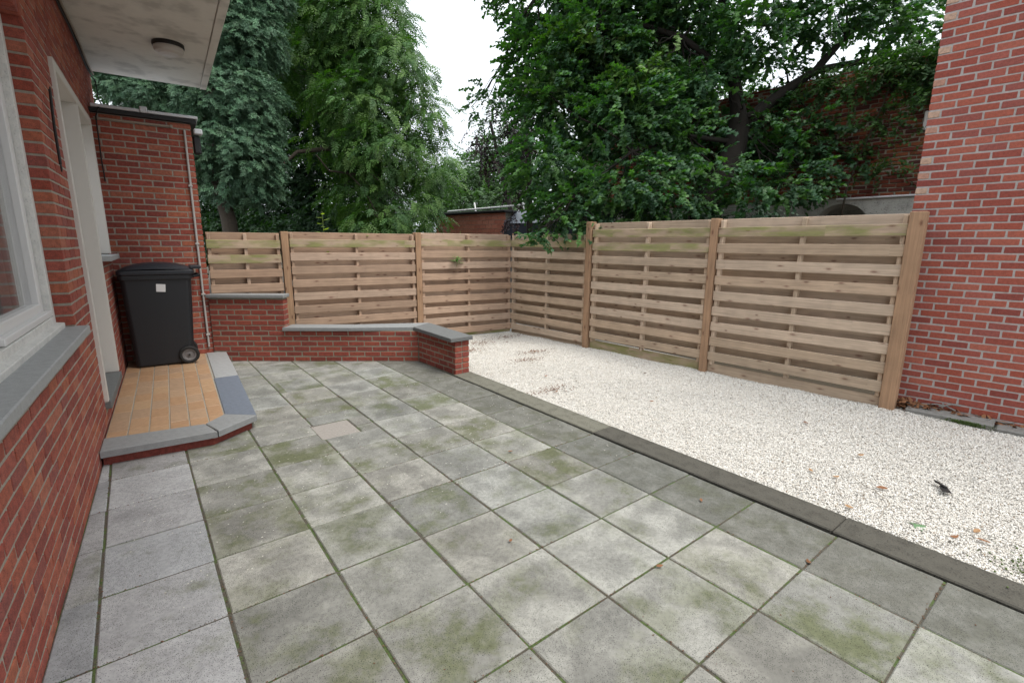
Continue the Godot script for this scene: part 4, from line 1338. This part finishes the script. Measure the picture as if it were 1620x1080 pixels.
	crown(iv, ib, il, "oval", M.plain_leaf, [[0.055, 0.13, 0.030], [0.075, 0.16, 0.036], [0.04, 0.10, 0.030]], 620.0, 0.8, 1.3, 0.5, 66, 0.08, "foliage")
	# shrubs against the far side of the right fence
	for q in [[1010, 338, 8.6, 0.55, 0.2, "broad leaved shrub peeping over the fence beside the drooping maple branches"], [1090, 332, 8.2, 0.45, 0.2, "broad leaved shrub peeping over the fence at the foot of the maple trunk"], [1180, 335, 7.9, 0.5, 0.2, "dark shrub between the maple trunk and the plastered old wall"]]:
		var p = at(q[0], q[1], q[2])
		var sb = Vector3(p.x, 0, p.z)
		var s = thing("shrub", q[5], "shrub", Transform3D(Basis(), sb), "shrubs behind the gravel side fence")
		limb(s, sb, wander(sb - Vector3(0, 0.1, 0), p, 5, 0.1, r), 0.03, 0.01, "stem", M.bark_dark)
		crown(s, sb, [[p - Vector3(0, 0.15, 0), Vector3(q[3], q[4] + 0.12, q[3]), 1.0], [p - Vector3(0, 0.8, 0), Vector3(q[3] * 1.2, 0.5, q[3]), 0.6]], "oval", M.plain_leaf, [[0.030, 0.075, 0.038], [0.040, 0.092, 0.045], [0.026, 0.062, 0.034]], 260.0, 0.9, 1.3, 0.3, 70 + int(q[0]), 0.0, "foliage")

# ---------------------------------------------------------------- wheelie bin
func ring(cu: float, cn: float, hu: float, hn: float, rad: float, y: float) -> Array:
	var out = []
	for q in 4:
		var sx = [1, -1, -1, 1][q]
		var sz = [1, 1, -1, -1][q]
		for k in 7:
			var a = PI * 0.5 * (q + k / 6.0)
			var d = Vector3(cos(a), 0, sin(a))
			out.append([Vector3(cu + sx * (hu - rad), y, cn + sz * (hn - rad)) + d * rad, d])
	return out

func loft(st: SurfaceTool, rings: Array, caps := true):
	for k in rings.size() - 1:
		var n = rings[k].size()
		for s in n:
			var l = (s + 1) % n
			var sl = (rings[k + 1][s][0] - rings[k][s][0])
			for e in [[k, s], [k + 1, l], [k + 1, s], [k, s], [k, l], [k + 1, l]]:
				var q = rings[e[0]][e[1]]
				var nn = (q[1] * absf(sl.y) - Vector3.UP * sl.dot(q[1]) * signf(sl.y if sl.y != 0 else 1.0))
				st.set_normal(nn.normalized() if nn.length() > 1e-5 else q[1])
				st.set_uv(Vector2(0, 0))
				st.add_vertex(q[0])
	if caps:
		for k in [0, rings.size() - 1]:
			var c = Vector3.ZERO
			for q in rings[k]: c += q[0]
			c /= rings[k].size()
			var ins = rings[1][0][0] if k == 0 else rings[k - 1][0][0]
			ins = Vector3(c.x, ins.y, c.z)
			if absf(ins.y - c.y) < 0.001: ins.y = c.y - 0.01
			for s in rings[k].size():
				tri(st, c, rings[k][s][0], rings[k][(s + 1) % rings[k].size()][0], Vector2.ZERO, Vector2.ZERO, Vector2.ZERO, ins)

func build_bin():
	var F = house_frame()
	var y0 = 0.130
	var base = Vector3(3.12, y0, 0.45)
	var t = thing("wheelie_bin", "tall dark grey wheelie bin with domed lid and blank white sticker", "bin", F * Transform3D(Basis(), base))
	var st = stb()
	loft(st, [ring(0, -0.02, 0.235, 0.300, 0.05, 0.012), ring(0, -0.02, 0.245, 0.312, 0.06, 0.03), ring(0, -0.01, 0.268, 0.350, 0.06, 0.75), ring(0, -0.004, 0.275, 0.365, 0.06, 1.10), ring(0, -0.004, 0.278, 0.367, 0.06, 1.112), ring(0, -0.004, 0.296, 0.385, 0.06, 1.115), ring(0, -0.004, 0.298, 0.387, 0.06, 1.165)])
	var body = obj("body", st.commit(), M.bin, t)
	body.set_meta("label", "tapered dark grey plastic body")
	# lid: rim and arched dome
	st = stb()
	loft(st, [ring(0, 0.005, 0.302, 0.395, 0.06, 1.17), ring(0, 0.005, 0.308, 0.400, 0.06, 1.18), ring(0, 0.005, 0.308, 0.400, 0.06, 1.215), ring(0, 0.005, 0.300, 0.392, 0.06, 1.225)])
	var lid = obj("lid", st.commit(), M.bin_lid, t)
	st = stb()
	st.set_smooth_group(0)
	var nu = 10
	var nv = 20
	var g = []
	for i in nv + 1:
		var row = []
		var tv = float(i) / nv
		var arch = pow(sin(PI * clampf(tv * 0.98 + 0.01, 0, 1)), 0.6)
		for j in nu + 1:
			var tu = float(j) / nu * 2.0 - 1.0
			row.append(Vector3(tu * 0.285, 1.222 + 0.098 * arch * (1.0 - 0.35 * pow(absf(tu), 4.0)) * (0.3 + 0.7 * (1.0 - pow(absf(tu), 8.0))), -0.375 + 0.77 * tv))
		g.append(row)
	for i in nv:
		for j in nu:
			for e in [[i, j], [i + 1, j + 1], [i + 1, j], [i, j], [i, j + 1], [i + 1, j + 1]]:
				st.add_vertex(g[e[0]][e[1]])
	st.generate_normals()
	obj("lid_dome", st.commit(), M.bin_lid, lid)
	boxes(lid, "lid_lip", M.bin_lid, [[-0.25, 0.25, 1.235, 1.275, 0.36, 0.485]], 0.015)
	obj("handle", tube_mesh([Vector3(-0.22, 1.13, 0.34), Vector3(-0.21, 1.15, 0.45), Vector3(0.21, 1.15, 0.45), Vector3(0.22, 1.13, 0.34)], 0.017), M.bin, t)
	obj("axle", tube_mesh([Vector3(-0.29, 0.118, 0.24), Vector3(0.29, 0.118, 0.24)], 0.012), M.iron, t)
	for s in [-1.0, 1.0]:
		var xf = Transform3D(Basis(Vector3(0, -s, 0), Vector3(s, 0, 0), Vector3(0, 0, 1)), Vector3(s * 0.262, 0.118, 0.24))
		var ws = stb()
		lathe(ws, [[0.078, -0.022], [0.10, -0.026], [0.112, -0.018], [0.118, 0.0], [0.112, 0.018], [0.10, 0.026], [0.078, 0.022], [0.078, -0.022]], 28)
		var wh = obj("wheel", ws.commit(), M.rubber, t, xf)
		ws = stb()
		lathe(ws, [[0.0, -0.016], [0.08, -0.016], [0.08, 0.016], [0.062, 0.014], [0.05, 0.004], [0.022, 0.006], [0.018, 0.012], [0.0, 0.010]], 28)
		obj("rim", ws.commit(), M.rim, wh)
	boxes(t, "sticker", M.paper, [[-0.0015, 0.0015, -0.048, 0.048, -0.048, 0.048]], 0.0003, Transform3D(Basis.from_euler(Vector3(0.08, 0, 0.045)), Vector3(-0.2765, 1.005, 0.03)))

# ---------------------------------------------------------------- fittings on the walls
func build_fittings():
	var F = house_frame()
	var l = thing("ceiling_lamp", "round off-white bulkhead lamp under the canopy", "lamp", F * Transform3D(Basis(), Vector3(2.64, SOFFIT, 0.86)))
	var st = stb()
	lathe(st, [[0.0, -0.045], [0.155, -0.045], [0.16, -0.03], [0.155, 0.0]], 32)
	obj("mount", st.commit(), M.iron, l)
	st = stb()
	lathe(st, [[0.0, -0.124], [0.10, -0.118], [0.138, -0.10], [0.150, -0.07], [0.148, -0.045]], 32)
	obj("diffuser", st.commit(), M.lamp, l)
	# window hook
	var h = thing("window_hook", "thin black iron stay hanging beside the door surround", "hook", F * Transform3D(Basis(), Vector3(0.24, 2.5, 0.0)))
	obj("bar", tube_mesh([Vector3(0.045, 0.27, 0.03), Vector3(0.0, 0.0, 0.026), Vector3(-0.04, -0.25, 0.03)], 0.009), M.iron, h)
	for q in [Vector3(0.055, 0.265, 0.02), Vector3(-0.045, -0.275, 0.02)]:
		var rp = []
		for k in 11: rp.append(q + Vector3(0.018 * cos(TAU * k / 10.0), 0.024 * sin(TAU * k / 10.0), 0.012))
		obj("ring", tube_mesh(rp, 0.004, 6), M.iron, h)
	# cables along the canopy
	for k in 3:
		var c = thing("cable", ["thick black cable under the canopy along the house wall", "grey brown cable in the bundle under the canopy", "black cable that drops down the annex corner"][k], "cable", F)
		var pts = []
		for i in 15: pts.append(Vector3(-4.0 + 8.2 * i / 14.0, SOFFIT - 0.045 - 0.035 * k + 0.012 * sin(i * 1.7 + k), 0.022 + 0.02 * (k % 2) + 0.004 * sin(i * 2.3)))
		if k == 2: pts += [Vector3(4.36, 3.82, 0.05), Vector3(4.40, 3.6, 0.05), Vector3(4.0, 3.42, 0.12), Vector3(3.41, 3.34, 0.11), Vector3(3.40, 3.2, 0.06), Vector3(3.425, 2.7, 0.05), Vector3(3.435, 2.44, 0.055)]
		obj("cable", tube_mesh(pts, 0.014 - 0.003 * k, 7), M.pvc_tan if k == 1 else M.black, c)
	# pipes on the annex
	var A = frame_at(F * Vector3(3.46, 0, 0), 92.7155)
	var p = thing("downpipe", "thin grey vertical pipe clipped to the annex brickwork", "pipe", A)
	obj("pipe", tube_mesh([Vector3(0.955, 3.16, 0.025), Vector3(0.945, 0.22, 0.025)], 0.014, 10), M.pvc, p)
	for y in [2.45, 1.68, 0.98, 0.40]:
		boxes(p, "clip", M.pvc, [[0.925, 0.975, y - 0.012, y + 0.012, 0.0, 0.044]], 0.004)
	var q = thing("conduit", "beige horizontal conduit under the annex roof edge", "pipe", A)
	obj("pipe", tube_mesh([Vector3(0.03, 3.185, 0.03), Vector3(0.83, 3.185, 0.03)], 0.013, 10), M.pvc_tan, q)
	boxes(q, "clip", M.pvc_tan, [[0.80, 0.83, 3.165, 3.205, 0.0, 0.05]], 0.004)
	# red top of a parasol behind the fence
	var rp2 = at(663, 372, 10.2)
	var par = thing("parasol", "small red pointed parasol top showing above the fence post", "parasol", Transform3D(Basis(), Vector3(rp2.x, 0, rp2.z)))
	obj("pole", tube_mesh([Vector3(0, -0.1, 0), Vector3(0, rp2.y - 0.1, 0)], 0.02), M.paper, par)
	st = stb()
	lathe(st, [[0.42, rp2.y - 0.20], [0.20, rp2.y - 0.07], [0.02, rp2.y + 0.03], [0.0, rp2.y + 0.035]], 8)
	obj("canopy", st.commit(), M.red, par)

# ---------------------------------------------------------------- small plants and litter
func sprig(called: String, label: String, base: Vector3, h: float, n: int, size: float, cols: Array, kind: Array, group := ""):
	var t = thing(called, label, "plant", Transform3D(Basis(), base), group)
	obj("stem", tube_mesh([Vector3(0, 0, 0), Vector3(0.01, h * 0.5, 0.01), Vector3(0, h, 0)], 0.004, 5), M.sprout_stem, t)
	for k in n:
		var st = stb()
		var a = k * 2.4
		var s = size * (1.0 - 0.35 * float(k) / n)
		leaf(st, kind, Transform3D(Basis.from_euler(Vector3(0, a, rng.randf_range(-0.2, 0.5))).scaled(Vector3(s, s, s)), Vector3(0, h * (0.35 + 0.65 * k / n), 0)), 0.15)
		obj("leaf", st.commit(), cols[k % cols.size()], t)

func build_small_plants():
	var bright = plain(0.24, 0.38, 0.06, 0.6)
	bright.backlight_enabled = true
	bright.backlight = Color(0.5, 0.6, 0.1)
	M.sprout_stem = plain(0.16, 0.22, 0.05, 0.7)
	var mid = plain(0.15, 0.32, 0.07, 0.6)
	var F = frame_at(Vector3(5.861, 0, -7.577), 95.5)
	sprig("sapling", "tall yellow green sapling with bright leaves rising behind the fence", F * Vector3(-3.42, 1.0, -0.25), 1.20, 16, 0.17, [bright], OVAL)
	sprig("sapling", "low pair of yellow green leaves just above the fence top", F * Vector3(-2.72, 1.0, -0.2), 0.92, 8, 0.17, [bright], OVAL)
	sprig("sapling", "pale leaf tip beside the red parasol at the fence top", F * Vector3(-0.95, 1.0, -0.3), 0.95, 7, 0.13, [bright], OVAL)
	sprig("weed", "small green weed growing out of the fence slats", F * Vector3(-1.21, 1.30, 0.06), 0.17, 18, 0.16, [mid], LANCE)

func litter_leaf(x: float, z: float, s: float, m: Material, label: String, group: String, kind: Array, called := "fallen_leaf"):
	var st = stb()
	leaf(st, kind, Transform3D(Basis().scaled(Vector3(s, s, s)), Vector3.ZERO), rng.randf_range(-0.7, 0.7))
	var o = obj(called, st.commit(), m, null, Transform3D(Basis.from_euler(Vector3(rng.randf_range(-0.2, 0.2), rng.randf() * TAU, rng.randf_range(-0.15, 0.15))), Vector3(x, 0.014, z)))
	tag(o, label, "leaf", group)

func build_litter():
	var tan = plain(0.34, 0.20, 0.10, 0.8)
	var brown = plain(0.22, 0.10, 0.045, 0.85)
	var dark = plain(0.10, 0.05, 0.03, 0.9)
	var green = plain(0.10, 0.20, 0.09, 0.6)
	for q in [[3.96, -1.30], [4.11, -0.86], [3.94, -0.35], [3.60, -0.97], [4.05, -1.15], [3.80, -0.28], [4.6, -1.2], [5.08, -1.81], [3.70, -0.45]]:
		litter_leaf(q[0], q[1], rng.randf_range(0.05, 0.085), tan if rng.randf() < 0.6 else brown, "dry tan leaf lying on the white gravel near the kerb", "dry leaves on the gravel", OVAL)
	litter_leaf(3.68, -0.62, 0.085, green, "fresh green lobed leaf lying on the white gravel", "", MAPLE)
	for q in [[4.49, -5.45], [4.55, -5.43], [4.42, -5.50], [4.6, -5.40], [5.04, -5.8], [4.98, -5.78], [3.79, -4.01], [3.84, -4.1], [3.72, -4.2], [4.2, -4.6], [5.5, -7.2], [5.3, -7.0], [4.9, -7.1], [5.1, -6.7], [4.6, -6.8], [4.3, -6.4], [5.4, -5.2], [5.3, -3.9], [4.4, -3.1], [4.3, -6.9], [4.1, -6.6], [5.6, -6.6]]:
		litter_leaf(q[0] + rng.randf_range(-0.03, 0.03), q[1] + rng.randf_range(-0.03, 0.03), rng.randf_range(0.035, 0.06), brown if rng.randf() < 0.6 else dark, "small brown leaf scrap on the far gravel by the fence", "brown scraps on the far gravel", OVAL)
	for q in [[2.05, -1.35], [2.75, -0.85], [2.3, -3.0], [1.55, -2.0], [2.9, -1.6]]:
		litter_leaf(q[0], q[1], rng.randf_range(0.03, 0.05), brown, "tiny brown leaf fragment on the grey patio slabs", "leaf fragments on the patio", OVAL, "leaf_fragment")
	var st = stb()
	cbox(st, Vector3.ZERO, Vector3(0.13, 0.004, 0.06), 0.001, 0.012, Transform3D(), Vector2.ZERO, rng)
	cbox(st, Vector3(0.07, 0.004, 0.02), Vector3(0.10, 0.004, 0.035), 0.001, 0.01, Transform3D(Basis.from_euler(Vector3(0.04, 0.5, 0.03)), Vector3.ZERO), Vector2.ZERO, rng)
	var sc = obj("plastic_scrap", st.commit(), M.black, null, Transform3D(Basis.from_euler(Vector3(0, 0.3, 0)), Vector3(4.43, 0.008, -0.61)))
	tag(sc, "torn black plastic scrap lying on the white gravel", "scrap")
	# twigs on the gravel
	for q in [[3.85, -1.1, 0.5], [3.75, -0.8, 0.2], [4.0, -0.95, 1.0]]:
		var pts = wander(Vector3(-0.16, 0, 0), Vector3(0.16, 0.004, 0.02), 5, 0.05, rng)
		for k in pts.size(): pts[k].y = absf(pts[k].y) * 0.2
		var tw = obj("twig", tube_mesh(pts, 0.0018, 5), M.pvc_tan, null, Transform3D(Basis.from_euler(Vector3(0, q[2], 0)), Vector3(q[0], 0.012, q[1])))
		tag(tw, "thin brown twig lying on the white gravel by the kerb", "twig", "twigs on the gravel")
	# heap of dead leaves and sticks at the foot of the neighbour's wall
	var F = frame_at(Vector3(6.52, 0, -1.40), 174.5)
	st = stb()
	for k in 420:
		var x = rng.randf()
		x = 0.02 + 1.05 * x * x
		var s = rng.randf_range(0.03, 0.07)
		var hgt = maxf(0.0, 0.085 * (1.0 - x / 1.0))
		leaf(st, OVAL, Transform3D(Basis.from_euler(Vector3(rng.randf_range(-0.8, 0.8), rng.randf() * TAU, rng.randf_range(-0.6, 0.6))).scaled(Vector3(s, s, s)), Vector3(x, 0.02 + hgt * rng.randf(), rng.randf_range(0.01, 0.16 - 0.05 * x))), 0.25)
	var heap = obj("leaf_litter", st.commit(), brown, null, F)
	heap.set_meta("kind", "stuff")
	tag(heap, "heap of brown dead leaves against the red brick wall foot", "leaf litter")
	for k in 5:
		var a = Vector3(0.05 + 0.14 * k, 0.07 + 0.01 * k * (1 if k < 3 else -1), 0.07)
		var tw = obj("stick", tube_mesh(wander(a, a + Vector3(rng.randf_range(0.15, 0.3), rng.randf_range(-0.03, 0.05), rng.randf_range(-0.05, 0.06)), 4, 0.03, rng), 0.008, 6), M.concrete, null, F)
		tag(tw, "grey dead stick lying on the leaf heap by the brick wall", "stick", "sticks on the leaf heap")
	# crumbs in the joints and stray chips on the slabs
	var cm = MultiMesh.new()
	cm.transform_format = MultiMesh.TRANSFORM_3D
	cm.use_colors = true
	cm.mesh = chip_mesh()
	cm.instance_count = 3200
	for i in 3200:
		var p = Vector3(rng.randf_range(-0.2, 3.15), 0.002, rng.randf_range(-6.5, 0.3))
		var c = Color(0.14, 0.075, 0.045)
		if i < 1900:
			var cl = rng.randi() % 14   # clusters along the joints
			var cx = COLS[(cl * 3 + i % 5) % 8]
			var cz = ROW0 + ROWS * (-3 + (cl * 5) % 11)
			if i % 2: p = Vector3(cx + rng.randf_range(-0.008, 0.008), 0.0, cz + rng.randfn() * 0.22)
			else: p = Vector3(cx + rng.randfn() * 0.18, 0.0, cz + rng.randf_range(-0.007, 0.007))
			p.y = -0.002
			if p.x > 3.15: p.x = 3.14
		elif rng.randf() < 0.8:
			c = Color(0.62, 0.60, 0.54)
			p.z = -3.6 - 2.8 * rng.randf() * rng.randf() + 1.2 * rng.randf()
		if i >= 2600:
			var hp = [[4.5, -5.45], [5.0, -5.8], [3.8, -4.1], [5.4, -7.1], [4.7, -6.9], [4.2, -6.5]][i % 6]
			p = Vector3(hp[0] + rng.randfn() * 0.16, 0.008, hp[1] + rng.randfn() * 0.07)
			c = Color(0.20, 0.11, 0.07)
		var s = rng.randf_range(0.002, 0.0048) * (2.2 if i >= 2600 else 1.0)
		cm.set_instance_transform(i, Transform3D(Basis.from_euler(Vector3(0, rng.randf() * 6.0, 0)).scaled(Vector3(s * 1.5, s, s)), p))
		cm.set_instance_color(i, c)
	var co = MultiMeshInstance3D.new()
	co.name = "joint_crumbs"
	co.multimesh = cm
	co.material_override = M.chip
	add_child(co)
	co.set_meta("kind", "stuff")
	tag(co, "brown crumbs in slab joints and on the far gravel, stray white chips", "debris")
	# moss patch by the kerb and mossy edge of the slab
	var mossm = plain(0.07, 0.11, 0.025, 0.95)
	var mm = MultiMesh.new()
	mm.transform_format = MultiMesh.TRANSFORM_3D
	mm.mesh = chip_mesh()
	mm.instance_count = 2600
	for i in 2600:
		var p: Vector3
		if i < 1500:
			p = Vector3(3.68 + rng.randfn() * 0.09, 0.012 * rng.randf(), 0.06 + rng.randfn() * 0.11)
		else:
			p = F * Vector3(0.58 + rng.randfn() * 0.075, rng.randf_range(-0.01, 0.03) , 0.222 + rng.randfn() * 0.012)
		var s = rng.randf_range(0.004, 0.009)
		mm.set_instance_transform(i, Transform3D(Basis.from_euler(Vector3(rng.randf(), rng.randf() * 6.0, rng.randf())).scaled(Vector3(s, s, s)), p))
	var mo = MultiMeshInstance3D.new()
	mo.name = "moss"
	mo.multimesh = mm
	mo.material_override = mossm
	add_child(mo)
	mo.set_meta("kind", "stuff")
	tag(mo, "green moss tufts on the gravel edge and slab", "moss")
